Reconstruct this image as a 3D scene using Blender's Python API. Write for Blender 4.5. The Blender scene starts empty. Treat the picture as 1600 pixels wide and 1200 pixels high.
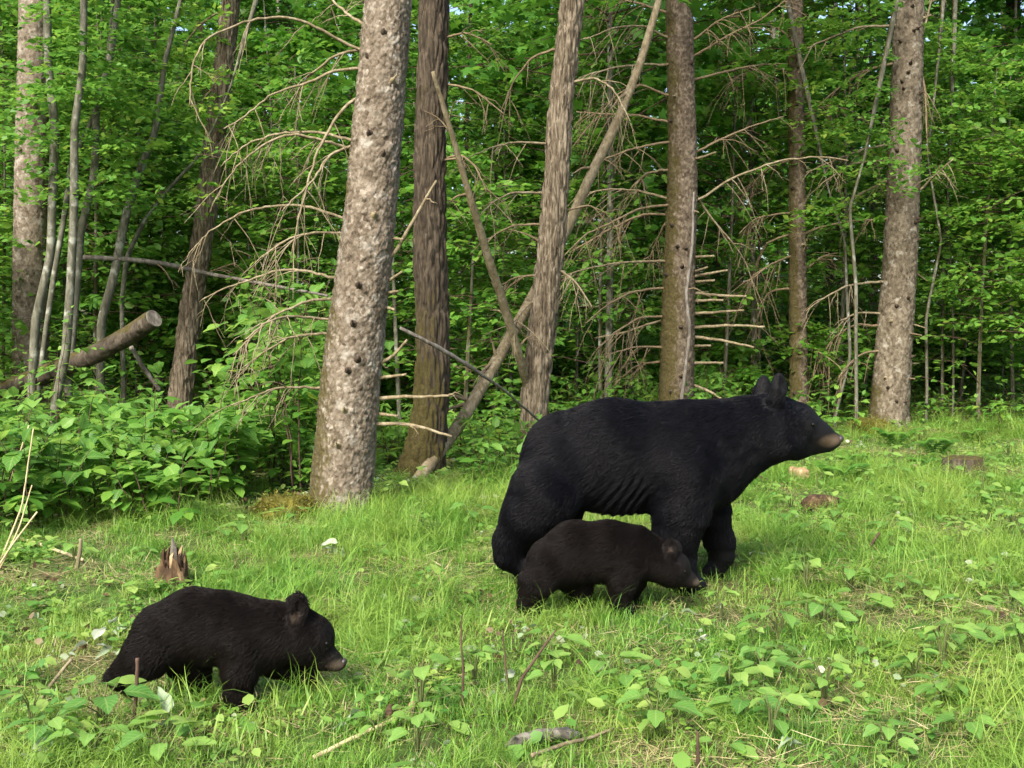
import bpy, math, random
import numpy as np
from mathutils import Vector, Matrix, Euler

# ------------------------------------------------------------------ camera, sky, sun, exposure
scene = bpy.context.scene
COL = scene.collection
FPX, CAMH, HORIZON = 1715.0, 1.18, 515.0            # focal length in pixels of the 1600 px wide photograph
PITCH = math.atan((600 - HORIZON) / FPX)
cam_d = bpy.data.cameras.new('camera'); cam = bpy.data.objects.new('camera', cam_d); COL.objects.link(cam)
cam_d.sensor_width = 36; cam_d.lens = 36 * FPX / 1600; cam_d.clip_start = 0.05; cam_d.clip_end = 600
cam.location = (0, 0, CAMH); cam.rotation_euler = (math.pi / 2 - PITCH, 0, 0)
scene.camera = cam

SUN_EL, SUN_AZ = math.radians(44), math.radians(205)   # azimuth clockwise from +Y: behind the camera, to its left
world = bpy.data.worlds.new('World'); scene.world = world; world.use_nodes = True
wn = world.node_tree.nodes; wl = world.node_tree.links
sky = wn.new('ShaderNodeTexSky'); sky.sky_type = 'NISHITA'; sky.sun_disc = False
sky.sun_elevation = SUN_EL; sky.sun_rotation = SUN_AZ; sky.air_density = 1.0; sky.dust_density = 4.0; sky.ozone_density = 0.6
wl.new(sky.outputs[0], wn['Background'].inputs[0]); wn['Background'].inputs[1].default_value = 0.15
sun_d = bpy.data.lights.new('sun', 'SUN'); sun_d.energy = 3.2; sun_d.angle = math.radians(16); sun_d.color = (1.0, 0.95, 0.86)
sun = bpy.data.objects.new('sun', sun_d); COL.objects.link(sun); sun.location = (-6, -8, 14)
sun_dir = Vector((math.sin(SUN_AZ) * math.cos(SUN_EL), math.cos(SUN_AZ) * math.cos(SUN_EL), math.sin(SUN_EL)))
sun.rotation_euler = (-sun_dir).to_track_quat('-Z', 'Y').to_euler()
vs = scene.view_settings; vs.view_transform = 'Standard'; vs.look = 'None'; vs.gamma = 1.0; vs.exposure = 1.32
scene.render.engine = 'CYCLES'
cy = scene.cycles
cy.use_denoising = True; cy.use_adaptive_sampling = True; cy.adaptive_threshold = 0.03; cy.max_bounces = 4; cy.diffuse_bounces = 3; cy.glossy_bounces = 2
cy.transmission_bounces = 3; cy.transparent_max_bounces = 6; cy.sample_clamp_indirect = 6
scene.cycles_curves.shape = 'RIBBONS'; cy.use_light_tree = False; cy.caustics_reflective = False; cy.caustics_refractive = False

# ------------------------------------------------------------------ helpers
rng = np.random.default_rng(7)
random.seed(7)
FW = np.array([0, math.cos(PITCH), -math.sin(PITCH)]); UP = np.array([0, math.sin(PITCH), math.cos(PITCH)])

def ray(px, py):
    return np.array([1.0, 0, 0]) * ((px - 800) / FPX) + FW - UP * ((py - 600) / FPX)
def at(px, py, Y):                                   # the point seen at a pixel, Y metres in front
    d = ray(px, py); return np.array([0, 0, CAMH]) + d * (Y / d[1])

def _hash(i, j, k, s):
    h = (i.astype(np.int64) * 374761393 + j.astype(np.int64) * 668265263 + k.astype(np.int64) * 1440662683 + s * 974711) & 0xffffffff
    h = ((h ^ (h >> 13)) * 1274126177) & 0xffffffff
    return ((h ^ (h >> 16)) & 0xffffff) / float(0xffffff)
def vnoise(P, s=0):                                  # value noise, 0..1
    P = np.asarray(P, float); I = np.floor(P); f = P - I; f = f * f * (3 - 2 * f)
    out = 0
    for a in (0, 1):
        for b in (0, 1):
            for c in (0, 1):
                w = (f[:, 0] if a else 1 - f[:, 0]) * (f[:, 1] if b else 1 - f[:, 1]) * (f[:, 2] if c else 1 - f[:, 2])
                out = out + w * _hash(I[:, 0] + a, I[:, 1] + b, I[:, 2] + c, s)
    return out
def fbm(P, o=3, s=0):
    P = np.asarray(P, float); t = 0; a = 0.5; n = 0
    for q in range(o):
        t = t + a * vnoise(P * 2 ** q, s + q); n += a; a *= 0.5
    return t / n
def cells(P, s=0):                                   # cellular noise: F1, F2, cell value
    P = np.asarray(P, float); I = np.floor(P)
    f1 = np.full(len(P), 9.0); f2 = f1.copy(); cv = np.zeros(len(P))
    for a in (-1, 0, 1):
        for b in (-1, 0, 1):
            for c in (-1, 0, 1):
                J = I + (a, b, c)
                q = np.stack([_hash(J[:, 0], J[:, 1], J[:, 2], s + m) for m in range(3)], 1) + J
                d = np.linalg.norm(q - P, axis=1)
                near = d < f1
                f2 = np.where(near, f1, np.minimum(f2, d)); cv = np.where(near, _hash(J[:, 0], J[:, 1], J[:, 2], s + 9), cv)
                f1 = np.where(near, d, f1)
    return f1, f2, cv

def ground_z(x, y):
    x = np.atleast_1d(np.asarray(x, float)); y = np.atleast_1d(np.asarray(y, float))
    P = np.stack([x, y, np.zeros_like(x)], 1)
    z = 0.10 * (fbm(P * 0.45, 2, 3) - 0.5) + 0.05 * (fbm(P * 1.9, 2, 5) - 0.5) + 0.06 * (vnoise(P * 3.7, 15) - 0.5)
    z = z + 0.035 * np.clip(y - 17, 0, 200) + 0.0
    return z
def gz(x, y): return float(ground_z(x, y)[0])
def gp(px, py):                                      # where a pixel's ray meets the ground
    d = ray(px, py); lo, hi = 1.0, 60.0
    for _ in range(50):
        m = (lo + hi) / 2; p = np.array([0, 0, CAMH]) + d * m
        if p[2] > gz(p[0], p[1]): lo = m
        else: hi = m
    p = np.array([0, 0, CAMH]) + d * lo; p[2] = gz(p[0], p[1]); return p

class Geo:                                           # collects vertices, faces and a per-vertex random value
    def __init__(s): s.V = []; s.F = []; s.R = []; s.n = 0
    def add(s, V, F, r=None):
        V = np.asarray(V, float).reshape(-1, 3)
        for f in (F if isinstance(F, list) else [F]):
            if len(f): s.F.append(np.asarray(f, np.int64) + s.n)
        s.V.append(V); s.R.append(np.full(len(V), 0.5) if r is None else np.broadcast_to(np.asarray(r, float), (len(V),)))
        s.n += len(V); return s
    def mesh(s, name, mat, origin=(0, 0, 0), smooth=True, attrs=None):
        V = np.concatenate(s.V) - np.asarray(origin); me = bpy.data.meshes.new(name)
        me.vertices.add(len(V)); me.vertices.foreach_set('co', V.astype(np.float32).ravel())
        loops = np.concatenate([f.ravel() for f in s.F]); tot = np.concatenate([np.full(len(f), f.shape[1]) for f in s.F])
        start = np.concatenate([[0], np.cumsum(tot)[:-1]])
        me.loops.add(len(loops)); me.loops.foreach_set('vertex_index', loops.astype(np.int32))
        me.polygons.add(len(tot)); me.polygons.foreach_set('loop_start', start.astype(np.int32))
        try: me.polygons.foreach_set('loop_total', tot.astype(np.int32))
        except Exception: pass
        me.polygons.foreach_set('use_smooth', np.full(len(tot), smooth))
        a = me.attributes.new('rnd', 'FLOAT', 'POINT'); a.data.foreach_set('value', np.concatenate(s.R).astype(np.float32))
        for k, v in (attrs or {}).items():
            a = me.attributes.new(k, 'FLOAT', 'POINT'); a.data.foreach_set('value', np.asarray(v, np.float32))
        me.materials.append(mat); me.update(); me.validate(); return me

KIDS = {}                                            # parent name -> parts (object.children searches every object)
def link(name, data=None, parent=None, loc=None, rot=None, scl=None):
    o = bpy.data.objects.new(name, data); COL.objects.link(o)
    if parent is not None: o.parent = parent; KIDS.setdefault(parent.name, []).append(o)
    if loc is not None: o.location = loc
    if rot is not None: o.rotation_euler = rot
    if scl is not None: o.scale = (scl,) * 3 if np.isscalar(scl) else scl
    return o
def tag(o, label=None, cat=None, group=None, kind=None):
    if label: o['label'] = label
    if cat: o['category'] = cat
    if group: o['group'] = group
    if kind: o['kind'] = kind
    return o
def thing(name, label, cat, loc=(0, 0, 0), rz=0, group=None):
    return tag(link(name, None, None, [float(v) for v in loc], (0, 0, rz)), label, cat, group)
def copy_tree(o, parent=None):
    c = o.copy(); COL.objects.link(c)
    if parent is not None: c.parent = parent; KIDS.setdefault(parent.name, []).append(c)
    for ch in KIDS.get(o.name, []): copy_tree(ch, c)
    return c

def tube(pts, rad, sides=6, cap=False, r=0.5):
    P = np.asarray(pts, float); n = len(P); rad = np.broadcast_to(np.asarray(rad, float), (n,))
    T = np.gradient(P, axis=0); T /= np.linalg.norm(T, axis=1)[:, None] + 1e-9
    u = np.cross(T[0], [0.31, 0.87, 0.38]); u /= np.linalg.norm(u); U = np.zeros_like(P)
    for i in range(n):
        u = u - T[i] * (u @ T[i]); u /= np.linalg.norm(u) + 1e-9; U[i] = u
    W = np.cross(T, U); a = np.arange(sides) * 2 * math.pi / sides
    V = P[:, None] + rad[:, None, None] * (U[:, None] * np.cos(a)[None, :, None] + W[:, None] * np.sin(a)[None, :, None])
    i = np.arange(n - 1)[:, None] * sides; j = np.arange(sides)[None]; k = (j + 1) % sides
    F = [np.stack([i + j, i + k, i + sides + k, i + sides + j], -1).reshape(-1, 4)]
    V = V.reshape(-1, 3)
    if cap:
        V = np.concatenate([V, P[:1], P[-1:]]); j = np.arange(sides)
        F.append(np.stack([(j + 1) % sides, j, np.full(sides, n * sides)], 1))
        F.append(np.stack([j + (n - 1) * sides, (j + 1) % sides + (n - 1) * sides, np.full(sides, n * sides + 1)], 1))
    return V, F, r
def smooth_path(P, n, it=2):
    P = np.asarray(P, float); s = np.concatenate([[0], np.cumsum(np.linalg.norm(np.diff(P[:, :3], axis=0), axis=1))])
    t = np.linspace(0, s[-1], n); Q = np.stack([np.interp(t, s, P[:, c]) for c in range(P.shape[1])], 1)
    for _ in range(it): Q[1:-1] = 0.25 * Q[:-2] + 0.5 * Q[1:-1] + 0.25 * Q[2:]
    return Q

# ------------------------------------------------------------------ materials
def lin(c): return tuple(c) + (1.0,)
class Nt:
    def __init__(s, name):
        s.m = bpy.data.materials.new(name); s.m.use_nodes = True; s.t = s.m.node_tree; s.t.nodes.clear()
        s.out = s.n('ShaderNodeOutputMaterial')
    def n(s, ty, **kw):
        nd = s.t.nodes.new(ty)
        for k, v in kw.items(): setattr(nd, k, v)
        return nd
    def l(s, a, b): s.t.links.new(a, b)
    def attr(s, name): return s.n('ShaderNodeAttribute', attribute_name=name).outputs['Fac']
    def noise(s, vec, scale, detail=3, rough=0.55, dist=0.0):
        x = s.n('ShaderNodeTexNoise'); x.inputs['Scale'].default_value = scale; x.inputs['Detail'].default_value = detail
        x.inputs['Roughness'].default_value = rough; x.inputs['Distortion'].default_value = dist
        if vec is not None: s.l(vec, x.inputs['Vector'])
        return x.outputs['Fac']
    def ramp(s, fac, stops):
        r = s.n('ShaderNodeValToRGB'); e = r.color_ramp.elements
        while len(e) < len(stops): e.new(0.5)
        for q, (p, c) in zip(e, stops): q.position = p; q.color = lin(c)
        s.l(fac, r.inputs[0]); return r.outputs[0]
    def mix(s, fac, a, b):
        x = s.n('ShaderNodeMix', data_type='RGBA')
        if isinstance(fac, float): x.inputs[0].default_value = fac
        else: s.l(fac, x.inputs[0])
        for sock, v in ((x.inputs[6], a), (x.inputs[7], b)):
            if isinstance(v, tuple): sock.default_value = lin(v)
            else: s.l(v, sock)
        return x.outputs[2]
    def math(s, op, a, b=None, c=None):
        x = s.n('ShaderNodeMath', operation=op)
        for sock, v in zip(x.inputs, (a, b, c)):
            if v is None: continue
            if isinstance(v, (int, float)): sock.default_value = v
            else: s.l(v, sock)
        return x.outputs[0]
    def remap(s, v, a, b, c=0.0, d=1.0):
        x = s.n('ShaderNodeMapRange'); s.l(v, x.inputs[0])
        for q, z in zip(x.inputs[1:5], (a, b, c, d)): q.default_value = z
        return x.outputs[0]
    def stretch(s, vec, sx, sy, sz):
        x = s.n('ShaderNodeMapping'); x.inputs['Scale'].default_value = (sx, sy, sz); s.l(vec, x.inputs['Vector']); return x.outputs[0]
    def bsdf(s, col, rough=0.8, spec=0.3, bump=None, bstr=0.4, bdist=0.01, sheen=0.0):
        b = s.n('ShaderNodeBsdfPrincipled'); b.inputs['Roughness'].default_value = rough
        b.inputs['Specular IOR Level'].default_value = spec; b.inputs['Sheen Weight'].default_value = sheen
        if isinstance(col, tuple): b.inputs['Base Color'].default_value = lin(col)
        else: s.l(col, b.inputs['Base Color'])
        if bump is not None:
            q = s.n('ShaderNodeBump'); q.inputs['Strength'].default_value = bstr; q.inputs['Distance'].default_value = bdist
            s.l(bump, q.inputs['Height']); s.l(q.outputs[0], b.inputs['Normal'])
        return b.outputs[0]
    def done(s, sh): s.l(sh, s.out.inputs['Surface']); return s.m

def leaf_mat(name, stops, trans=0.46, tcol=1.5, rough=0.5, patch=None, spec=0.35, veins=False):
    t = Nt(name); r = t.attr('rnd'); oi = t.n('ShaderNodeObjectInfo').outputs['Random']
    f = t.math('ADD', t.math('MULTIPLY', r, 0.65), t.math('MULTIPLY', oi, 0.35))
    c = t.ramp(f, stops)
    if veins:                                        # midrib and side veins, only on leaves that carry leaf coordinates
        lu, lv = t.attr('leaf_u'), t.attr('leaf_v'); av = t.math('SUBTRACT', lv, 1.0)
        fr = t.math('FRACT', t.math('MULTIPLY', t.math('SUBTRACT', lu, t.math('MULTIPLY', av, 0.3)), 7.0)); side = t.remap(t.math('ABSOLUTE', t.math('SUBTRACT', fr, 0.5)), 0.0, 0.14, 1, 0)
        v_ = t.math('MULTIPLY', t.math('MAXIMUM', side, t.remap(av, 0.03, 0.12, 1, 0)), t.remap(lv, 0.5, 0.9))
        c = t.mix(t.math('MULTIPLY', v_, 0.45), c, (0.3, 0.4, 0.14))
    if patch:
        pos = t.n('ShaderNodeNewGeometry').outputs['Position']
        c = t.mix(t.remap(t.noise(pos, patch[1], 2), 0.45, 0.72), c, patch[0])
    hs = t.n('ShaderNodeHueSaturation'); hs.inputs['Value'].default_value = tcol; hs.inputs['Hue'].default_value = 0.487; t.l(c, hs.inputs['Color'])
    tr = t.n('ShaderNodeBsdfTranslucent'); t.l(hs.outputs[0], tr.inputs['Color'])
    mx = t.n('ShaderNodeMixShader'); mx.inputs[0].default_value = trans
    t.l(t.bsdf(c, rough, spec), mx.inputs[1]); t.l(tr.outputs[0], mx.inputs[2])
    return t.done(mx.outputs[0])

def bark_mat(name, stops, scale, zs, moss=0.0, moss_dir=(-1, -0.2, 0), lichen=None, bump=0.6, wood=None, moss_h=None):
    t = Nt(name); tc = t.n('ShaderNodeTexCoord'); v = tc.outputs['Object']; sv = t.stretch(v, 1, 1, zs)
    n1 = t.noise(sv, scale, 5, 0.65, 0.4); n2 = t.noise(v, scale * 0.16, 3)
    sx = t.n('ShaderNodeTexVoronoi'); sx.inputs['Scale'].default_value = scale; t.l(sv, sx.inputs['Vector']); sc_ = t.n('ShaderNodeSeparateColor'); t.l(sx.outputs['Color'], sc_.inputs[0])
    mx_ = t.math('ADD', t.math('MULTIPLY', n1, 0.5), t.math('MULTIPLY', n2, 0.22))
    c = t.ramp(t.math('ADD', mx_, t.math('MULTIPLY_ADD', sc_.outputs[0], 0.16, 0.06)), stops)
    if lichen:
        c = t.mix(t.remap(t.noise(v, 9, 4, 0.6), 0.58, 0.68, 0, 0.75), c, lichen)
    if moss > 0:
        dp = t.n('ShaderNodeVectorMath', operation='DOT_PRODUCT'); t.l(tc.outputs['Normal'], dp.inputs[0]); dp.inputs[1].default_value = moss_dir
        m = t.math('ADD', t.math('MULTIPLY', dp.outputs['Value'], 0.55), t.math('MULTIPLY', t.noise(v, 4, 4, 0.65), 1.1))
        if moss_h:                                   # more moss near the foot of the trunk
            sp = t.n('ShaderNodeSeparateXYZ'); t.l(v, sp.inputs[0])
            m = t.math('ADD', m, t.remap(sp.outputs[2], moss_h[0], moss_h[1], 0.35, -0.15))
        mc = t.ramp(t.noise(v, 60, 3), [(0.3, (0.026, 0.022, 0.006)), (0.7, (0.075, 0.062, 0.015))])
        c = t.mix(t.remap(m, 1.0 - moss, 1.2 - moss, 0, 0.85), c, mc)
    return t.done(t.bsdf(c, 0.9, 0.2, n1, bump, 0.008))

M = {}
M['bark_spruce'] = bark_mat('spruce_bark', [(0.34, (0.036, 0.027, 0.018)), (0.45, (0.105, 0.083, 0.058)), (0.56, (0.16, 0.133, 0.1)), (0.68, (0.31, 0.275, 0.225))], 34, 0.8, 0.12, (-1, -0.1, 0), (0.27, 0.25, 0.21), 0.8, moss_h=(0.0, 1.5))
M['bark_brown'] = bark_mat('brown_spruce_bark', [(0.34, (0.035, 0.025, 0.016)), (0.5, (0.095, 0.073, 0.05)), (0.65, (0.2, 0.165, 0.12))], 34, 0.8, 0.13, (-1, -0.25, 0), None, 0.8, moss_h=(-1.0, 6.0))
M['bark_plain'] = bark_mat('buff_spruce_bark', [(0.34, (0.038, 0.029, 0.019)), (0.5, (0.112, 0.092, 0.063)), (0.66, (0.2, 0.17, 0.125))], 30, 0.7, 0.02, (-1, -0.1, 0), (0.3, 0.28, 0.23), 0.6, moss_h=(0.0, 0.8))
M['bark_furrow'] = bark_mat('furrowed_bark', [(0.36, (0.03, 0.022, 0.014)), (0.49, (0.108, 0.085, 0.056)), (0.63, (0.24, 0.2, 0.145))], 66, 0.13, 0.0, (-1, 0, 0), None, 0.9)
M['bark_dark'] = bark_mat('dark_furrowed_bark', [(0.36, (0.012, 0.009, 0.006)), (0.5, (0.042, 0.032, 0.021)), (0.66, (0.09, 0.071, 0.049))], 70, 0.13, 0.12, (-0.5, -0.6, 0.2), None, 0.9, moss_h=(0.1, 1.7))
M['bark_grey'] = bark_mat('smooth_grey_bark', [(0.32, (0.045, 0.045, 0.03)), (0.5, (0.10, 0.098, 0.07)), (0.68, (0.2, 0.195, 0.155))], 30, 0.4, 0.1, (-1, 0, 0), (0.3, 0.31, 0.26), 0.3)
M['dead_wood'] = bark_mat('dead_wood', [(0.3, (0.075, 0.058, 0.03)), (0.5, (0.17, 0.138, 0.082)), (0.7, (0.30, 0.26, 0.18))], 40, 0.5, 0.0, bump=0.3)
M['dead_twig'] = bark_mat('dead_twig', [(0.25, (0.07, 0.05, 0.028)), (0.5, (0.16, 0.12, 0.07)), (0.8, (0.26, 0.215, 0.14))], 40, 0.5, 0.0, bump=0.2)
M['grey_wood'] = bark_mat('grey_weathered_wood', [(0.32, (0.045, 0.038, 0.03)), (0.5, (0.13, 0.115, 0.095)), (0.68, (0.25, 0.23, 0.2))], 40, 0.25, 0.0, bump=0.5)
M['old_log'] = bark_mat('old_log_bark', [(0.32, (0.018, 0.014, 0.01)), (0.5, (0.055, 0.044, 0.032)), (0.7, (0.13, 0.108, 0.08))], 30, 0.3, 0.35, (0, 0, 1), None, 0.8)
M['rotten'] = bark_mat('rotten_wood', [(0.3, (0.012, 0.008, 0.005)), (0.48, (0.05, 0.03, 0.017)), (0.58, (0.11, 0.07, 0.035)), (0.7, (0.3, 0.23, 0.13))], 30, 0.3, 0.0, bump=1.0)
M['pale_wood'] = bark_mat('pale_broken_wood', [(0.3, (0.09, 0.058, 0.03)), (0.5, (0.24, 0.165, 0.09)), (0.7, (0.42, 0.33, 0.2))], 40, 0.3, 0.0, bump=0.4)
M['dark_stem'] = bark_mat('dark_stem', [(0.3, (0.035, 0.02, 0.014)), (0.7, (0.11, 0.07, 0.05))], 60, 0.3, 0.0, bump=0.1)
M['green_stem'] = bark_mat('green_stem', [(0.3, (0.05, 0.07, 0.02)), (0.7, (0.12, 0.13, 0.05))], 60, 0.3, 0.0, bump=0.1)
M['straw'] = bark_mat('dry_straw', [(0.3, (0.3, 0.24, 0.12)), (0.7, (0.52, 0.45, 0.27))], 60, 0.2, 0.0, bump=0.1)
M['knot'] = bark_mat('dark_knot', [(0.3, (0.015, 0.011, 0.008)), (0.5, (0.04, 0.029, 0.02)), (0.7, (0.11, 0.085, 0.06))], 40, 0.6, 0.0, bump=0.5)
M['moss'] = bark_mat('moss_cushion', [(0.3, (0.03, 0.032, 0.006)), (0.5, (0.075, 0.07, 0.01)), (0.7, (0.15, 0.13, 0.022))], 45, 1.0, 0.0, bump=1.0)
M['shrub_leaf'] = leaf_mat('shrub_leaf', [(0.1, (0.05, 0.15, 0.02)), (0.45, (0.095, 0.235, 0.03)), (0.75, (0.15, 0.295, 0.04)), (0.95, (0.24, 0.34, 0.05))], veins=True)
M['maple_leaf'] = leaf_mat('maple_leaf', [(0.1, (0.035, 0.125, 0.014)), (0.5, (0.075, 0.215, 0.022)), (0.9, (0.14, 0.29, 0.035))])
M['herb_leaf'] = leaf_mat('herb_leaf', [(0.1, (0.075, 0.2, 0.035)), (0.5, (0.15, 0.3, 0.055)), (0.9, (0.26, 0.37, 0.085))], veins=True)
M['moss_leaf'] = leaf_mat('moss_leaf', [(0.1, (0.05, 0.055, 0.008)), (0.5, (0.11, 0.105, 0.014)), (0.9, (0.2, 0.18, 0.03))], 0.25)
M['brown_leaf'] = leaf_mat('brown_dry_leaf', [(0.1, (0.04, 0.024, 0.012)), (0.5, (0.10, 0.065, 0.032)), (0.9, (0.19, 0.14, 0.075))], 0.15, 1.0)
M['fern_leaf'] = leaf_mat('fern_leaf', [(0.1, (0.05, 0.16, 0.025)), (0.5, (0.1, 0.24, 0.035)), (0.9, (0.15, 0.29, 0.05))])
M['needle'] = leaf_mat('spruce_needle', [(0.1, (0.015, 0.04, 0.012)), (0.5, (0.03, 0.07, 0.02)), (0.9, (0.05, 0.1, 0.03))], 0.15)
M['grass'] = leaf_mat('grass_blade', [(0.05, (0.05, 0.15, 0.018)), (0.4, (0.105, 0.25, 0.03)), (0.7, (0.175, 0.32, 0.045)), (0.92, (0.26, 0.34, 0.07))], 0.4, 1.3, 0.5, ((0.235, 0.345, 0.06), 0.9))
M['thatch'] = leaf_mat('dry_grass', [(0.1, (0.13, 0.15, 0.05)), (0.4, (0.26, 0.235, 0.1)), (0.7, (0.40, 0.33, 0.17)), (0.95, (0.52, 0.45, 0.28))], 0.2, 1.1)
M['pale_leaf'] = leaf_mat('pale_wilted_leaf', [(0.1, (0.15, 0.22, 0.11)), (0.5, (0.24, 0.3, 0.18)), (0.9, (0.4, 0.43, 0.33))], 0.25, 1.1, 0.6)
def ground_mat():
    t = Nt('woodland_soil'); v = t.n('ShaderNodeNewGeometry').outputs['Position']
    a = t.ramp(t.noise(v, 14, 5, 0.65), [(0.3, (0.03, 0.03, 0.012)), (0.5, (0.075, 0.075, 0.03)), (0.7, (0.16, 0.135, 0.065))])
    b = t.ramp(t.noise(v, 22, 4, 0.6), [(0.3, (0.03, 0.055, 0.014)), (0.6, (0.065, 0.12, 0.025)), (0.75, (0.14, 0.16, 0.05))])
    return t.done(t.bsdf(t.mix(t.remap(t.noise(v, 1.3, 3), 0.4, 0.6), a, b), 0.95, 0.1, t.noise(v, 40, 4, 0.7), 0.7, 0.02))
M['ground'] = ground_mat()

# ------------------------------------------------------------------ ground
def build_ground():
    ys = np.concatenate([np.arange(-6, 1.5, 0.5), np.arange(1.5, 12, 0.07), np.arange(12, 30, 0.4), np.geomspace(30, 320, 24)])
    u = np.linspace(-1, 1, 181); u = np.sign(u) * np.abs(u) ** 1.3
    Y, U = np.meshgrid(ys, u, indexing='ij'); X = U * (7 + np.abs(Y) * 1.1)
    Z = ground_z(X.ravel(), Y.ravel())
    V = np.stack([X.ravel(), Y.ravel(), Z], 1); w = len(u)
    i = np.arange(len(ys) - 1)[:, None] * w; j = np.arange(w - 1)[None]
    F = np.stack([i + j, i + j + 1, i + w + j + 1, i + w + j], -1).reshape(-1, 4)
    tag(link('ground', Geo().add(V, F).mesh('ground', M['ground'])), kind='structure')
build_ground()

# ------------------------------------------------------------------ leaves, sprays and crowns
# leaf templates: (along, across, up) of every vertex, and faces
OVATE = (np.array([(0, 0, 0), (.3, .27, .05), (.3, 0, 0), (.3, -.27, .05), (.65, .23, .03), (.65, 0, -.015), (.65, -.23, .03), (1, 0, -.08)]),
         [np.array([(0, 2, 1), (0, 3, 2), (4, 5, 7), (5, 6, 7)]), np.array([(1, 2, 5, 4), (2, 3, 6, 5)])])
SIMPLE = (np.array([(0, 0, 0), (.45, .3, .05), (.5, 0, -.01), (.45, -.3, .05), (1, 0, -.07)]),
          [np.array([(0, 2, 1), (0, 3, 2), (1, 2, 4), (2, 3, 4)])])
PALM = (np.array([(0, 0, 0), (.05, .34, -.03), (.3, .22, .03), (.55, .5, -.05), (.6, .2, .02), (1, 0, -.08), (.6, -.2, .02), (.55, -.5, -.05), (.3, -.22, .03), (.05, -.34, -.03), (.35, 0, .02)]),
        [np.array([(10, (k + 1) % 10, k) for k in range(10)])])
def place_leaves(geo, P, D, N, L, W, r, tpl):
    P, D, N = (np.asarray(q, float) for q in (P, D, N)); L = np.asarray(L, float); W = np.asarray(W, float)
    D = D / (np.linalg.norm(D, axis=1)[:, None] + 1e-9); S = np.cross(N, D); S /= np.linalg.norm(S, axis=1)[:, None] + 1e-9; N = np.cross(D, S)
    T, Fs = tpl; k = len(T)
    V = P[:, None] + L[:, None, None] * (T[None, :, 0:1] * D[:, None] + W[:, None, None] * T[None, :, 1:2] * S[:, None] + T[None, :, 2:3] * N[:, None])
    off = (np.arange(len(P)) * k)[:, None, None]
    geo.add(V.reshape(-1, 3), [(f[None] + off).reshape(-1, f.shape[1]) for f in Fs], np.repeat(r, k))

def spray(g, rg, o, az, rise, length, n, ll, droop=0.5, wr=1.0, twig=None, flat=0.25):
    """one layered branch: a flat fan of leaves along an arching axis; returns leaf arrays"""
    d = np.array([math.cos(az), math.sin(az), rise]); s = np.array([-math.sin(az), math.cos(az), 0])
    t = rg.uniform(0.15, 1.0, n); side = rg.uniform(-1, 1, n)
    w = 0.5 * length * (1.05 - t * 0.75)
    P = np.asarray(o) + d * (t * length)[:, None] + s * (side * w)[:, None]
    P[:, 2] -= droop * length * (t ** 2) * 0.5 + np.abs(side) * w * 0.2 + rg.normal(0, 0.02, n)
    D = d * 0.8 + s * (np.sign(side) * (0.35 + 0.6 * np.abs(side)))[:, None] + rg.normal(0, 0.28, (n, 3)); D[:, 2] -= 0.15 + 0.3 * rg.random(n)
    N = np.array([0, 0, 1.0]) + rg.normal(0, flat + 0.12, (n, 3)) - d * 0.25
    L = ll * rg.uniform(0.65, 1.25, n)
    if twig is not None:
        q = np.linspace(0, 1, 5); A = np.asarray(o) + d * (q * length)[:, None]; A[:, 2] -= droop * length * q ** 2 * 0.5
        twig.add(*tube(A, np.linspace(0.008, 0.002, 5) * (0.5 + length * 0.4), 4))
    return P, D, N, L
def put(g, rg, arrs, tpl=SIMPLE, wr=1.0):
    P, D, N, L = (np.concatenate([a[k] for a in arrs]) for k in range(4))
    place_leaves(g, P, D, N, L, np.full(len(P), wr), np.clip(rg.normal(0.5, 0.24, len(P)), 0, 1), tpl)

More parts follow.
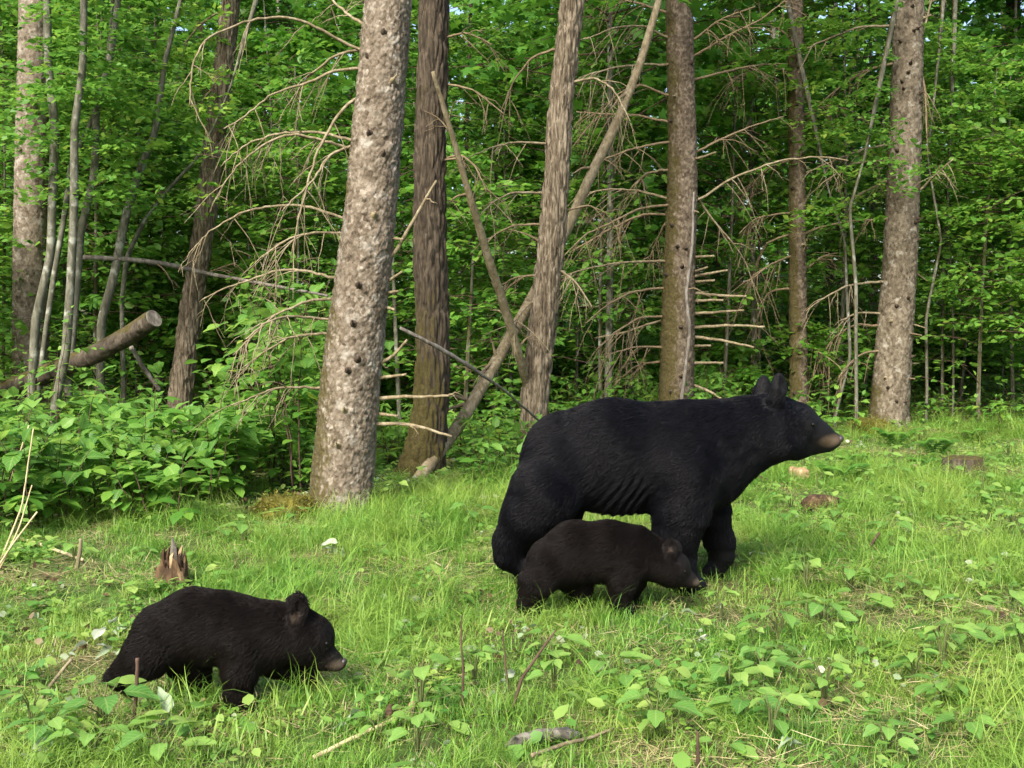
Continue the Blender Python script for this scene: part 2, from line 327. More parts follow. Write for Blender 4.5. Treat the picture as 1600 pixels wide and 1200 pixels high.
# ------------------------------------------------------------------ the standing trunks
def trunk_mesh(name, path, mat, bark, res, z_fine, seed, flare=0.35, roots=5):
    """path rows: x, y, z, radius from the foot to the top"""
    P = np.asarray(path, float); z0 = P[0, 2]
    zf = np.arange(P[0, 2], z_fine, res); zc = np.arange(z_fine, P[-1, 2], 0.25); zs = np.concatenate([zf, zc, [P[-1, 2]]])
    Q = np.stack([np.interp(zs, P[:, 2], P[:, c]) for c in (0, 1, 3)], 1)
    k = max(3, int(0.35 / res)); ker = np.hanning(k + 2)[1:-1]; ker /= ker.sum()
    for c in range(3): Q[:, c] = np.convolve(np.pad(Q[:, c], (k, k), mode='reflect', reflect_type='odd'), ker, 'same')[k:-k]
    R = np.maximum(Q[:, 2], 0.01); n = int(max(14, min(170, 2 * math.pi * R[0] / res)))
    a = np.arange(n) * 2 * math.pi / n; h = zs - z0
    fl = 1 + flare * np.exp(-h / 0.16)[:, None] * (0.6 + 0.4 * np.cos(roots * a[None] + seed + 0.7 * np.sin(2 * a[None])))
    lump = 1 + 0.05 * (fbm(np.stack([np.repeat(np.cos(a)[None], len(zs), 0).ravel(), np.repeat(np.sin(a)[None], len(zs), 0).ravel(), np.repeat(zs * 1.3, n)], 1) * 1.2 + seed, 2) - 0.5).reshape(len(zs), n) * 2
    RR = R[:, None] * fl * lump
    C = np.stack([np.cos(a), np.sin(a)], 1)
    V = np.zeros((len(zs), n, 3)); V[..., 0] = Q[:, None, 0] + RR * C[None, :, 0]; V[..., 1] = Q[:, None, 1] + RR * C[None, :, 1]; V[..., 2] = zs[:, None]
    F = V.reshape(-1, 3)
    if bark == 'scale':
        G = F * (1, 1, 0.75) + 0.012 * (fbm(F * 25, 2, seed)[:, None] - 0.5); f1, f2, cv = cells(G / 0.026, seed)
        d = 0.009 * cv + 0.006 * np.clip((f2 - f1) * 4, 0, 1) - 0.004 + 0.012 * (fbm(F * 9, 2, seed) - 0.5)
    elif bark == 'furrow':
        G = F * (1, 1, 0.13) + 0.010 * (fbm(F * (9, 9, 5), 2, seed)[:, None] - 0.5); f1, f2, cv = cells(G / 0.034, seed)
        d = 0.022 * np.clip((f2 - f1) * 2.4, 0, 1) + 0.004 * cv - 0.013 + 0.006 * (fbm(F * 30, 2, seed) - 0.5)
    else:
        d = 0.006 * (fbm(F * (14, 14, 6), 3, seed) - 0.5)
    d = d.reshape(len(zs), n) * np.clip(R / 0.08, 0.15, 1)[:, None]
    V[..., 0] += d * C[None, :, 0]; V[..., 1] += d * C[None, :, 1]
    V = V.reshape(-1, 3); i = np.arange(len(zs) - 1)[:, None] * n; j = np.arange(n)[None]; jj = (j + 1) % n
    Fq = np.stack([i + j, i + jj, i + n + jj, i + n + j], -1).reshape(-1, 4)
    return Geo().add(V, Fq).mesh(name, mat, P[0, :3])

def branch_geo(pts, r0, r1, rg, twigs=8, tl=0.35, sub=2, hang=0.6, end=None):
    g = Geo(); n = max(8, len(pts) * 4); P = smooth_path(pts, n, 3)
    ln = np.linalg.norm(P[-1] - P[0]); P[1:] += rg.normal(0, 0.003, (n - 1, 3)) * min(1, ln)
    g.add(*tube(P, np.linspace(r0, r1, n), 6, cap=True))
    for _ in range(twigs):
        i = int(rg.integers(n // 4, n - 1)); T = P[min(i + 1, n - 1)] - P[i - 1]; T /= np.linalg.norm(T) + 1e-9
        d = T * rg.uniform(0.3, 1.0) + rg.normal(0, 0.5, 3) * (1, 0.7, 0.6); d[2] -= hang * rg.uniform(0.1, 1.0); d /= np.linalg.norm(d)
        l = tl * rg.uniform(0.4, 1.2); q = np.linspace(0, 1, 6)[:, None]
        A = P[i] + d * l * q + np.array([0, 0, -1]) * (q ** 2) * l * 0.45 * hang + rg.normal(0, 0.008, (6, 3)) * q
        g.add(*tube(A, np.linspace(max(r1, 0.0028), 0.0014, 6), 4))
        for _ in range(sub):
            k = int(rg.integers(2, 5)); e = d + rg.normal(0, 0.6, 3); e[2] -= 0.3 * hang; e /= np.linalg.norm(e); m = l * rg.uniform(0.25, 0.55)
            B = A[k] + e * m * np.linspace(0, 1, 4)[:, None]; B[:, 2] -= 0.2 * m * np.linspace(0, 1, 4) ** 2
            g.add(*tube(B, np.linspace(0.002, 0.0011, 4), 3))
    return g

def spruce_crown(seed, H=5.0, R=2.2):
    rg = np.random.default_rng(seed); g = Geo()
    for k in range(70):
        t = k / 70; z = t * H; L = R * (1 - t) ** 0.8 + 0.15; az = k * 2.4 + rg.normal(0, 0.2)
        n = int(24 + 46 * (1 - t)); s = rg.uniform(0.1, 1, n); d = np.array([math.cos(az), math.sin(az), 0]); q = np.array([-d[1], d[0], 0])
        P = d * (s * L)[:, None] + q * (rg.uniform(-0.3, 0.3, n) * L * (1.1 - s))[:, None]; P[:, 2] += z - 0.35 * L * s ** 1.5 + rg.normal(0, 0.05, n)
        D = d + q * rg.uniform(-0.9, 0.9, n)[:, None]; D[:, 2] -= rg.uniform(0.1, 0.7, n)
        place_leaves(g, P, D, np.array([0, 0, 1.]) + rg.normal(0, 0.4, (n, 3)), rg.uniform(0.22, 0.45, n), np.full(n, 0.5), rg.random(n), SIMPLE)
    return g.mesh('spruce_crown', M['needle'])
CROWN_N = [spruce_crown(3), spruce_crown(4)]

def broad_crown(seed, z0, z1, R, n_spray, n_leaf, ll, tpl=SIMPLE, wr=1.0, rise=(0.1, 0.6), mat='maple_leaf', name='crown'):
    rg = np.random.default_rng(seed); g = Geo(); tw = Geo(); A = []
    for k in range(n_spray):
        t = rg.random() ** 0.85; z = z0 + (z1 - z0) * t; L = R * rg.uniform(0.45, 1.0) * (1.0 - 0.55 * t ** 2)
        off = rg.normal(0, 0.12, 2)
        A.append(spray(g, rg, (off[0], off[1], z), rg.uniform(0, 2 * math.pi), rg.uniform(*rise), L, n_leaf, ll, rg.uniform(0.3, 0.8), twig=tw))
    put(g, rg, A, tpl, wr)
    return g.mesh(name, M[mat]), tw.mesh('branches', M['dark_stem'])

TREES = {}; SAP_CROWN = [None]
def tree(name, label, cat, rows, Y, mat, bark, res, seed, crown=None, top=15.0, flare=0.35, base=None, group=None, taper=0.055, dY=0.0):
    """rows: (px, py, width px) seen going up; the foot stands on the ground at depth Y"""
    rows = sorted(rows, key=lambda r: -r[1]); pts = []
    for k, (px, py, w) in enumerate(rows):
        yy = Y + dY * (rows[0][1] - py) / 800.0
        if w < 16: px = px + 5 * math.sin(py * 0.031 + seed * 1.7) + 3 * math.sin(py * 0.083 + seed)
        p = at(px, py, yy); pts.append([p[0], p[1], p[2], w * 0.5 / FPX * yy])
    b = at(*(base or (rows[0][0], rows[0][1])), Y)[:2] if base else np.array(pts[0][:2])
    g0 = gz(b[0], b[1]) - 0.06; pts = [q for q in pts if q[2] > g0 + 0.05]
    pts.insert(0, [b[0], b[1], g0, pts[0][3] * 1.04])
    lx = (pts[-1][0] - pts[-2][0]) / (pts[-1][2] - pts[-2][2]); z = pts[-1][2]; r = pts[-1][3]
    zt = z
    while zt < top:
        zt += 1.0; r = max(0.03, r * (1 - taper)); pts.append([pts[-1][0] + lx * 0.7, pts[-1][1], zt, r])
    root = thing(name, label, cat, (b[0], b[1], g0), group=group)
    link('trunk', trunk_mesh('trunk', pts, M[mat], bark, res, 6.3 if Y > 9 else 4.6, seed, flare), root)
    if crown == 'spruce':
        link('crown', CROWN_N[seed % 2], root, (pts[-1][0] - b[0], pts[-1][1] - b[1], top - 4.6 - g0), (0, 0, seed), 1.0)
    elif crown and crown is SAP_CROWN[0]:
        zc = 1.95; link('crown', crown, root, (np.interp(zc + 1.3, [q[2] for q in pts], [q[0] for q in pts]) - b[0], 0, zc - g0), (0, 0, seed), 0.95)
    elif crown:
        link('crown', crown, root, (pts[-1][0] - b[0], pts[-1][1] - b[1], top - 2.5 - g0), (0, 0, seed), 1.0)
    TREES[seed] = (root, np.array(pts)); return root
def on_trunk(seed, z):
    P = TREES[seed][1]; return np.array([np.interp(z, P[:, 2], P[:, c]) for c in range(4)])

HIGH_CROWN = broad_crown(31, 0.0, 4.0, 2.4, 40, 26, 0.16)[0]
tree('spruce_tree', 'pale grey spruce trunk behind the thin saplings, lower part hidden by leaves', 'tree',
     [(48, 560, 52), (48, 300, 48), (52, 100, 45), (55, 0, 44)], 11.9, 'bark_spruce', 'scale', 0.02, 1, 'spruce')
tree('ash_tree', 'slim furrowed grey-brown trunk leaning out of the shrubs beside the cut log', 'tree',
     [(276, 690, 36), (284, 600, 35), (299, 480, 34), (312, 400, 33), (326, 300, 33), (340, 180, 31), (352, 80, 29), (361, 0, 28)], 12.0, 'bark_furrow', 'furrow', 0.012, 2, HIGH_CROWN)
tree('spruce_tree', 'thickest spruce trunk with flaky scaly bark and many dead branches, moss mound at its foot', 'tree',
     [(531, 800, 96), (536, 740, 94), (546, 600, 92), (558, 500, 88), (571, 400, 82), (581, 300, 78), (590, 200, 75), (599, 100, 73), (607, 0, 71)], 7.1, 'bark_spruce', 'scale', 0.008, 3, 'spruce', flare=0.16)
tree('oak_tree', 'dark brown furrowed trunk with a mossy foot behind the thickest spruce', 'tree',
     [(655, 745, 62), (667, 690, 58), (676, 600, 54), (676, 500, 51), (672, 400, 49), (672, 250, 47), (676, 100, 46), (678, 0, 45)], 8.9, 'bark_dark', 'furrow', 0.010, 4, HIGH_CROWN, flare=0.5)
tree('ash_tree', 'pale furrowed trunk rising behind the rump of the big bear', 'tree',
     [(829, 715, 42), (837, 600, 42), (851, 480, 42), (862, 380, 41), (869, 280, 39), (877, 150, 37), (888, 60, 36), (895, 0, 36)], 10.0, 'bark_furrow', 'furrow', 0.011, 5, HIGH_CROWN, flare=0.2)
tree('spruce_tree', 'brown spruce trunk with a row of short broken branches, rising behind the bear\'s back', 'tree',
     [(1056, 640, 54), (1058, 540, 52), (1061, 420, 49), (1066, 300, 45), (1066, 200, 43), (1063, 100, 41), (1061, 0, 39)], 12.0, 'bark_brown', 'scale', 0.013, 6, 'spruce')
tree('spruce_tree', 'slender mossy brown trunk rising behind the big bear\'s head', 'tree',
     [(1248, 620, 27), (1247, 500, 26), (1246, 400, 25), (1245, 250, 24), (1243, 100, 22), (1243, 0, 21)], 13.5, 'bark_brown', 'scale', 0.014, 7, 'spruce')
tree('spruce_tree', 'buff spruce trunk with dark branch scars standing at the edge of the grass', 'tree',
     [(1386, 668, 58), (1392, 600, 56), (1400, 500, 53), (1408, 380, 50), (1413, 250, 48), (1417, 120, 45), (1421, 0, 43)], 13.2, 'bark_plain', 'scale', 0.013, 8, 'spruce')

# thin grey saplings at the left
SAP = broad_crown(41, 0.0, 3.2, 0.9, 46, 26, 0.085, SIMPLE, 1.05, mat='shrub_leaf')[0]; SAP_CROWN[0] = SAP
for k, (rows, Y, lab) in enumerate([
    ([(44, 610, 14), (62, 500, 14), (75, 400, 13), (83, 300, 13), (86, 200, 13), (78, 100, 12), (68, 0, 12)], 10.6, 'thin grey sapling in front of the pale spruce trunk'),
    ([(92, 640, 15), (102, 550, 14), (112, 440, 13), (112, 320, 13), (121, 200, 12), (128, 100, 11), (133, 0, 11)], 10.2, 'thin grey sapling crossing the cut log'),
    ([(108, 600, 12), (116, 470, 12), (128, 360, 12), (142, 270, 12), (158, 170, 11), (172, 90, 10), (186, 0, 9)], 10.9, 'thin grey sapling leaning from the cut log, with forked stem'),
    ([(152, 590, 13), (160, 500, 14), (172, 430, 14), (192, 350, 14), (214, 280, 13), (236, 205, 11), (262, 100, 8), (280, 0, 7)], 11.3, 'bent grey sapling rising above the sawn end of the log'),
    ([(60, 620, 8), (72, 520, 8), (86, 420, 9), (96, 330, 9), (112, 260, 9), (138, 190, 7), (160, 120, 5), (175, 40, 4)], 10.9, 'thinnest pale sapling between the grey stems'),
    ([(185, 470, 7), (200, 400, 8), (226, 340, 8), (266, 290, 7), (308, 246, 6), (340, 200, 4), (360, 140, 3)], 11.6, 'slanting grey stem reaching towards the slim leaning trunk')]):
    tree('sapling', lab, 'sapling', rows, Y, 'bark_grey', 'smooth', 0.03, 20 + k, SAP, top=6.4, flare=0.1, group='thin grey saplings by the cut log', taper=0.12)
# thin stems and distant trunks
far = [((1330, 640, 6), (1338, 560, 6), (1336, 450, 6), (1330, 330, 5), (1345, 250, 4)), ((1310, 660, 5), (1322, 560, 5), (1326, 470, 5), (1316, 380, 4), (1300, 300, 3)),
       ((1450, 610, 5), (1446, 500, 5), (1470, 380, 4), (1450, 250, 4), (1460, 100, 4)), ((1490, 600, 4), (1488, 500, 4), (1484, 330, 4), (1490, 200, 3))]
for k, r in enumerate(far):
    tree('sapling', 'pale stick-thin sapling between the mossy trunk and the buff trunk' if k < 2 else 'pale stick-thin sapling to the right of the buff trunk', 'sapling', list(r), 12.6 + 0.5 * k, 'bark_grey', 'smooth', 0.05, 30 + k, SAP, top=5.8, flare=0.1,
         group='stick-thin saplings at the wood edge', taper=0.12)
rr = np.random.default_rng(11)
FAR = [(452, 20, 22), (430, 9, 26), (312, 12, 24), (735, 7, 19), (1296, 14, 20), (1372, 10, 26), (1590, 24, 19), (1532, 12, 25), (1150, 10, 27), (250, 16, 27), (130, 18, 24), (395, 9, 30),
       (770, 12, 30), (1215, 11, 29), (1475, 10, 31), (20, 15, 28), (560, 11, 31), (620, 9, 27), (1120, 9, 22), (690, 8, 33), (1340, 8, 33), (850, 10, 32), (200, 9, 32), (1560, 9, 33)]
for k, (px, w, Y) in enumerate(FAR):
    j = rr.normal(0, 6, 4)
    tree('forest_tree', 'slim dim trunk standing deep in the wood', 'tree', [(px + j[0], 600, w), (px + j[1], 400, w * .95), (px + j[2], 200, w * .9), (px + j[3], 0, w * .85)], Y,
         ('bark_dark', 'bark_grey', 'bark_dark')[k % 3], 'smooth', 0.12, 100 + k, HIGH_CROWN if k % 3 == 0 else None, top=15.0, group='slim trunks deep in the wood')

# ------------------------------------------------------------------ dead branches
def add_branch(seed, pix, w0, w1, dy, rg, twigs=8, tl=0.3, name='branch', mat='dead_wood', hang=0.6, sub=2):
    """pix: polyline seen in the photograph, running out from the trunk; dy: how far its tip comes forward of the trunk"""
    root, P = TREES[seed]; Y = P[0, 1]; n = len(pix)
    pts = [at(px, py, Y + dy * k / max(1, n - 1)) for k, (px, py) in enumerate(pix)]
    c = on_trunk(seed, pts[0][2]); pts.insert(0, np.array([c[0] + np.sign(pts[0][0] - c[0]) * c[3] * 0.55, c[1] + (-.35 * c[3] if dy < 0 else 0), pts[0][2] - 0.004]))
    g = branch_geo(pts, w0 * 0.5 / FPX * Y, w1 * 0.5 / FPX * Y, rg, twigs, tl, sub, hang)
    link(name, g.mesh(name, M[mat], np.array(root.location)), root)
rb = np.random.default_rng(5)
T3B = [[(560, 80), (520, 55), (470, 30), (420, 25), (370, 38), (320, 60), (300, 100), (297, 165)], [(558, 78), (525, 85), (480, 120), (450, 165)], [(558, 108), (525, 108), (475, 132), (425, 145), (380, 185), (350, 200)],
       [(545, 220), (520, 210), (480, 205), (425, 210), (380, 228), (345, 260)], [(543, 232), (500, 218), (460, 208), (420, 220), (385, 245), (350, 285), (338, 312)], [(545, 228), (510, 245), (492, 280), (465, 305), (440, 330)],
       [(528, 340), (495, 325), (450, 320), (400, 325), (360, 340), (325, 365), (305, 385)], [(528, 365), (495, 362), (450, 372), (410, 402)], [(520, 435), (480, 422), (435, 422), (390, 438), (345, 452), (312, 472)],
       [(518, 467), (475, 470), (425, 495), (390, 530), (365, 555)], [(512, 500), (460, 493), (420, 500), (385, 530)], [(510, 520), (455, 525), (410, 550), (390, 570)], [(505, 607), (470, 605), (430, 606), (400, 618), (365, 634)],
       [(565, 40), (530, 10), (500, -20), (470, -30)], [(555, 150), (520, 190), (490, 250), (470, 330), (455, 400)]]
for k, b in enumerate(T3B): add_branch(3, b, 5.4, 2.2, (-0.5, 0.25, -0.2, 0.4, -0.35)[k % 5], rb, 9, 0.32, hang=0.8)
T3S = [[(606, 440), (628, 425)], [(604, 458), (622, 455)], [(598, 567), (618, 553), (636, 531)], [(596, 590), (635, 585)], [(590, 622), (650, 620), (710, 618)], [(590, 646), (622, 650)], [(588, 662), (640, 662), (706, 682)], [(608, 372), (630, 374)],
       [(604, 480), (616, 484)], [(612, 405), (640, 355), (682, 282)]]
for b in T3S: add_branch(3, b, 8.0, 4.0, -0.1, rb, 1 if len(b) > 2 else 0, 0.12, 'branch_stub' if len(b) < 3 else 'branch')
T3K = [(578, 215), (612, 133), (553, 506), (545, 577), (562, 447), (585, 340), (540, 637), (600, 60), (575, 95), (560, 560), (598, 245), (530, 690)]
for px, py in T3K:                                   # knots of lost branches facing the camera
    c = on_trunk(3, at(px, py, 7.1)[2]); x = at(px, py, 6.95)[0]; dx = np.clip((x - c[0]) / c[3], -.85, .85)
    f = np.array([c[0] + dx * c[3], c[1] - math.sqrt(1 - dx * dx) * c[3], c[2]]); o = np.array([dx, -math.sqrt(1 - dx * dx), 0.15])
    g = Geo().add(*tube([f - o * 0.03, f + o * 0.006, f + o * 0.018, f + o * rb.uniform(0.025, 0.07) + (0, 0, 0.012)], [0.04, 0.022, 0.009, 0.006], 8, cap=True))
    r_ = TREES[3][0]; link('branch_stub', g.mesh('branch_stub', M['knot' if rb.random() < .75 else 'dead_wood'], np.array(r_.location)), r_)
for s, Y, n in ((8, 13.2, 26), (6, 12.0, 18), (7, 13.5, 8)):
    r_, P = TREES[s]
    for k in range(n):
        c = on_trunk(s, rb.uniform(0.3, 5.0)); dx = rb.uniform(-.85, .85); o = np.array([dx, -math.sqrt(1 - dx * dx), 0.1]); f = c[:3] + o * (1, 1, 0) * c[3]
        g = Geo().add(*tube([f - o * 0.03, f + o * 0.012, f + o * 0.03, f + o * rb.uniform(0.04, 0.1) + (0, 0, rb.uniform(-.02, .02))], [0.04, 0.022, 0.009, 0.006], 7, cap=True))
        link('branch_stub', g.mesh('branch_stub', M['knot' if rb.random() < .8 else 'dead_wood'], np.array(r_.location)), r_)
T6L = [[(1040, 102), (1000, 100), (950, 108), (915, 118), (900, 130)], [(1045, 192), (1000, 180), (950, 178), (900, 175)], [(1040, 222), (990, 232), (940, 250), (920, 265)], [(1045, 312), (1000, 298), (950, 295), (900, 305)],
       [(1045, 320), (1000, 325), (950, 350), (915, 365), (882, 400)], [(1040, 335), (1000, 335), (950, 360), (890, 395)], [(1030, 408), (970, 410), (925, 418), (875, 432)], [(1040, 345), (1025, 380), (1010, 415)], [(1038, 495), (1000, 495), (960, 520), (935, 545)],
       [(1032, 500), (975, 520), (930, 528)], [(1032, 542), (990, 542), (945, 555)], [(1032, 565), (995, 570), (960, 600)], [(1040, 60), (1010, 40), (960, 42), (915, 62)], [(1042, 20), (1000, 5), (950, -5), (920, 10)],
       [(1040, 150), (1000, 130), (960, 150), (930, 190)], [(1040, 265), (1010, 270), (980, 300), (960, 340)], [(1035, 450), (990, 455), (950, 475), (915, 505)]]
T6R = [[(1085, 240), (1120, 220), (1180, 195), (1225, 182)], [(1090, 315), (1140, 280), (1190, 260), (1230, 248), (1300, 245), (1325, 252)], [(1085, 125), (1140, 110), (1190, 100), (1230, 100)], [(1082, 65), (1125, 30), (1180, 10)],
       [(1085, 300), (1110, 340), (1150, 385), (1170, 420)], [(1082, 90), (1130, 60), (1190, 30), (1240, -10)]]
T6S = [[(1085, 402), (1115, 400)], [(1085, 425), (1105, 418)], [(1085, 432), (1137, 422)], [(1085, 441), (1116, 438)], [(1088, 458), (1130, 462), (1166, 463)], [(1088, 470), (1130, 469)], [(1085, 490), (1130, 487), (1162, 485)], [(1083, 512), (1140, 508), (1195, 511)],
       [(1084, 526), (1130, 532), (1178, 543)], [(1084, 541), (1110, 540)], [(1082, 567), (1130, 567)], [(1080, 600), (1110, 612), (1130, 625)], [(1078, 250), (1100, 245), (1118, 238)]]
for k, b in enumerate(T6L + T6R): add_branch(6, b, 4.6, 1.9, (-0.6, 0.3, -0.3, 0.5)[k % 4], rb, 11, 0.42, hang=0.9, mat='dead_twig' if k % 3 else 'dead_wood')
for b in T6S: add_branch(6, b, 6, 3.4, -0.35, rb, 0, 0.1, 'branch_stub' if len(b) < 3 else 'branch')
T8B = [[(1400, 40), (1340, 42), (1290, 62), (1260, 75)], [(1398, 98), (1350, 110), (1300, 145), (1260, 185)], [(1395, 225), (1350, 232), (1300, 252), (1260, 270)], [(1395, 250), (1330, 255), (1280, 290)], [(1390, 280), (1350, 300), (1325, 320)],
       [(1388, 342), (1330, 345), (1280, 355), (1260, 365)], [(1380, 440), (1325, 445), (1280, 470), (1260, 485)], [(1375, 510), (1335, 505), (1300, 530), (1275, 575)], [(1378, 490), (1340, 488), (1318, 500)], [(1374, 548), (1345, 552), (1310, 590)],
       [(1440, 60), (1450, 20), (1460, -20)], [(1442, 115), (1446, 150), (1448, 210)], [(1436, 300), (1460, 275), (1490, 248)], [(1430, 425), (1448, 440)], [(1420, 505), (1445, 512)], [(1415, 520), (1440, 524)], [(1412, 568), (1436, 568)], [(1408, 590), (1430, 592)]]
for k, b in enumerate(T8B): add_branch(8, b, 4.6, 2.0, (-0.5, 0.2, -0.2)[k % 3], rb, 8 if len(b) > 2 else 0, 0.38, 'branch' if len(b) > 2 else 'branch_stub', hang=0.8, mat='dead_twig' if k % 2 else 'dead_wood')
T7B = [[(1234, 332), (1180, 340), (1155, 365)], [(1234, 450), (1200, 455), (1185, 490), (1180, 525)], [(1234, 400), (1200, 415), (1170, 440)], [(1234, 250), (1200, 262), (1160, 300)], [(1234, 110), (1190, 105), (1140, 125)], [(1236, 60), (1200, 30), (1150, 40)],
       [(1258, 180), (1290, 165), (1325, 170)], [(1260, 420), (1285, 400), (1310, 395)], [(1260, 535), (1280, 550), (1298, 562)], [(1234, 365), (1195, 380), (1175, 430), (1165, 480)]]
for k, b in enumerate(T7B): add_branch(7, b, 4.0, 1.8, (-0.4, 0.3)[k % 2], rb, 12, 0.45, hang=1.0, mat='dead_twig')
T5B = [[(848, 302), (800, 300), (770, 315), (748, 338)], [(845, 350), (800, 352), (765, 372), (755, 395)], [(860, 225), (800, 222), (770, 230), (740, 242)], [(838, 430), (805, 433), (785, 445)], [(832, 470), (812, 490), (800, 520)], [(870, 75), (830, 90), (800, 130), (790, 165)],
       [(890, 130), (930, 120), (960, 140), (985, 190)], [(880, 330), (920, 320), (950, 335)], [(872, 420), (900, 440), (925, 480)]]
for k, b in enumerate(T5B): add_branch(5, b, 4.6, 2.0, (-0.4, 0.2)[k % 2], rb, 7, 0.35, hang=0.8, mat='dead_twig' if k % 2 else 'dead_wood')
for k, b in enumerate([[(690, 250), (720, 240), (745, 262), (760, 300)], [(692, 130), (740, 140), (790, 180)], [(692, 60), (730, 50), (770, 70)]]): add_branch(4, b, 4, 1.8, -0.2, rb, 6, 0.3, mat='dead_twig')
for k, b in enumerate([[(345, 130), (320, 150), (300, 190)], [(338, 20), (310, 40), (280, 80)], [(318, 430), (340, 420), (370, 410)]]): add_branch(2, b, 4, 1.8, -0.2, rb, 5, 0.3, mat='dead_twig')

# leaning and fallen dead wood
def limb(name, label, cat, rows, mat, sides=10, rg=rb, twigs=0, tl=0.3, rough=0.004, group=None, end=None):
    """rows: px, py, depth, width px"""
    P = np.array([list(at(px, py, Y)) + [w * 0.5 / FPX * Y] for px, py, Y, w in rows]); Q = smooth_path(P, len(rows) * 10, 3)
    g = Geo(); V, F, r = tube(Q[:, :3], Q[:, 3], sides, cap=True)
    V = V + (fbm(V * 22, 2, 8)[:, None] - 0.5) * rough * 2; g.add(V, F)
    o = Q[0, :3].copy(); root = thing(name, label, cat, o, group=group); link('stem', g.mesh('stem', M[mat], o), root)
    for _ in range(twigs):
        i = int(rg.integers(8, len(Q) - 4)); d = rg.normal(0, 1, 3) * (1, .6, .8); d /= np.linalg.norm(d); l = tl * rg.uniform(0.5, 1.2)
        pts = [Q[i, :3], Q[i, :3] + d * l * 0.5 + (0, 0, 0.03), Q[i, :3] + d * l + (0, 0, -0.08 * l)]
        link('branch', branch_geo(pts, Q[i, 3] * 0.4, 0.002, rg, 3, 0.2, 1).mesh('branch', M['dead_twig'], o), root)
    return root
limb('dead_tree', 'bare dead stem leaning from the foot of the dark trunk past the pale furrowed trunk', 'dead tree',
     [(628, 782, 8.5, 20), (665, 735, 8.7, 21), (720, 660, 9.2, 20), (790, 540, 9.9, 19), (832, 465, 10.35, 18), (890, 350, 10.7, 17), (925, 270, 10.8, 16), (965, 190, 10.9, 15), (1000, 100, 11.0, 13), (1030, 0, 11.0, 11), (1050, -80, 11, 9)], 'dead_wood', 10, twigs=12, tl=0.5)
limb('dead_limb', 'straight dead limb leaning against the dark trunk and crossing the other dead stem', 'branch',
     [(840, 665, 10.3, 13), (812, 560, 9.75, 15), (795, 500, 9.6, 15), (765, 410, 9.3, 14), (735, 310, 9.0, 12), (705, 205, 8.75, 9), (676, 112, 8.55, 6)], 'dead_wood', 8, twigs=7, tl=0.35)
limb('dead_limb', 'thin grey stick slanting across the mossy foot of the dark trunk', 'branch', [(625, 512, 8.3, 5), (680, 540, 8.4, 7), (735, 573, 8.6, 7), (785, 607, 8.9, 4), (845, 660, 9.6, 4)], 'grey_wood', 7)
limb('dead_limb', 'long pale bare limb lying level across the slim leaning trunk', 'branch', [(128, 402, 11.2, 8), (200, 405, 11.3, 8), (260, 412, 11.5, 8), (310, 425, 11.7, 7), (370, 436, 11.7, 6), (430, 447, 10.5, 5), (512, 462, 7.4, 4)], 'grey_wood', 8, twigs=5, tl=0.3)
limb('dead_limb', 'short broken stick behind the cut log', 'branch', [(250, 610, 11.5, 7), (228, 580, 11.4, 7), (205, 542, 11.2, 7)], 'grey_wood', 7)
limb('dead_limb', 'white bare stick standing up against the brown trunk behind the bear', 'branch', [(1060, 660, 11.5, 5), (1068, 600, 11.5, 6), (1078, 520, 11.6, 6), (1072, 460, 11.6, 6), (1082, 380, 11.6, 5), (1084, 300, 11.7, 3)], 'grey_wood', 6, twigs=2)
def cut_log():
    rows = [(-40, 640, 11.2, 27), (0, 612, 11.1, 28), (70, 585, 10.9, 30), (150, 553, 10.7, 30), (200, 525, 10.5, 30), (240, 498, 10.35, 30)]
    P = np.array([list(at(px, py, Y)) + [w * 0.5 / FPX * Y] for px, py, Y, w in rows]); Q = smooth_path(P, 70, 2); o = Q[0, :3].copy()
    V, F, r = tube(Q[:, :3], Q[:, 3], 28); d = fbm(V * (12, 12, 40), 3, 4)
    root = thing('cut_log', 'old fallen log with a pale sawn end raised among the grey saplings', 'log', o)
    link('bark', Geo().add(V + (d[:, None] - .5) * 0.022, F).mesh('bark', M['old_log'], o), root)
    T = Q[-1, :3] - Q[-4, :3]; T /= np.linalg.norm(T); V2, F2, _ = tube([Q[-1, :3] - T * .05, Q[-1, :3] + T * .012], [Q[-1, 3] * 0.95] * 2, 28, cap=True)
    link('sawn_end', Geo().add(V2, F2).mesh('sawn_end', M['grey_wood'], o, False), root)
cut_log()

# ------------------------------------------------------------------ shrubs with single leaves
def leaf_proto(mat, seed, curl=1.0, width=1.0):
    rg = np.random.default_rng(seed); u = np.array([0, .1, .25, .42, .6, .78, .9, 1.0]); w = np.array([.02, .17, .27, .30, .26, .16, .08, .004]) * width
    V = []; cu = rg.uniform(0.05, 0.22) * curl; tw = rg.normal(0, 0.25)
    for a, b in zip(u, w):                           # five across: folded along the midrib, edges slightly waved, tip bent down
        for c in (-1, -.5, 0, .5, 1): V.append((a + 0.035 * abs(c) * (-1) ** int(a * 20), c * b * (1 + .06 * math.sin(a * 23)), 0.16 * curl * b * abs(c) + .012 * curl * math.sin(9 * a + 2 * c + seed) - cu * a * a + tw * a * c * b))
    i = np.arange(7)[:, None] * 5; j = np.arange(4)[None]; F = np.stack([i + j, i + j + 5, i + j + 6, i + j + 1], -1).reshape(-1, 4)[:, ::-1]
    return Geo().add(V, F, rg.random()).mesh('leaf', M[mat], attrs={'leaf_u': np.repeat(u, 5), 'leaf_v': 1 + np.abs(np.tile((-1, -.5, 0, .5, 1), 8))})
LEAVES = {k: [leaf_proto(k, 10 * i + 1, 1 + 0.3 * (i % 3), 0.95 + 0.12 * (i % 3)) for i in range(6)] for k in ('shrub_leaf', 'herb_leaf')}
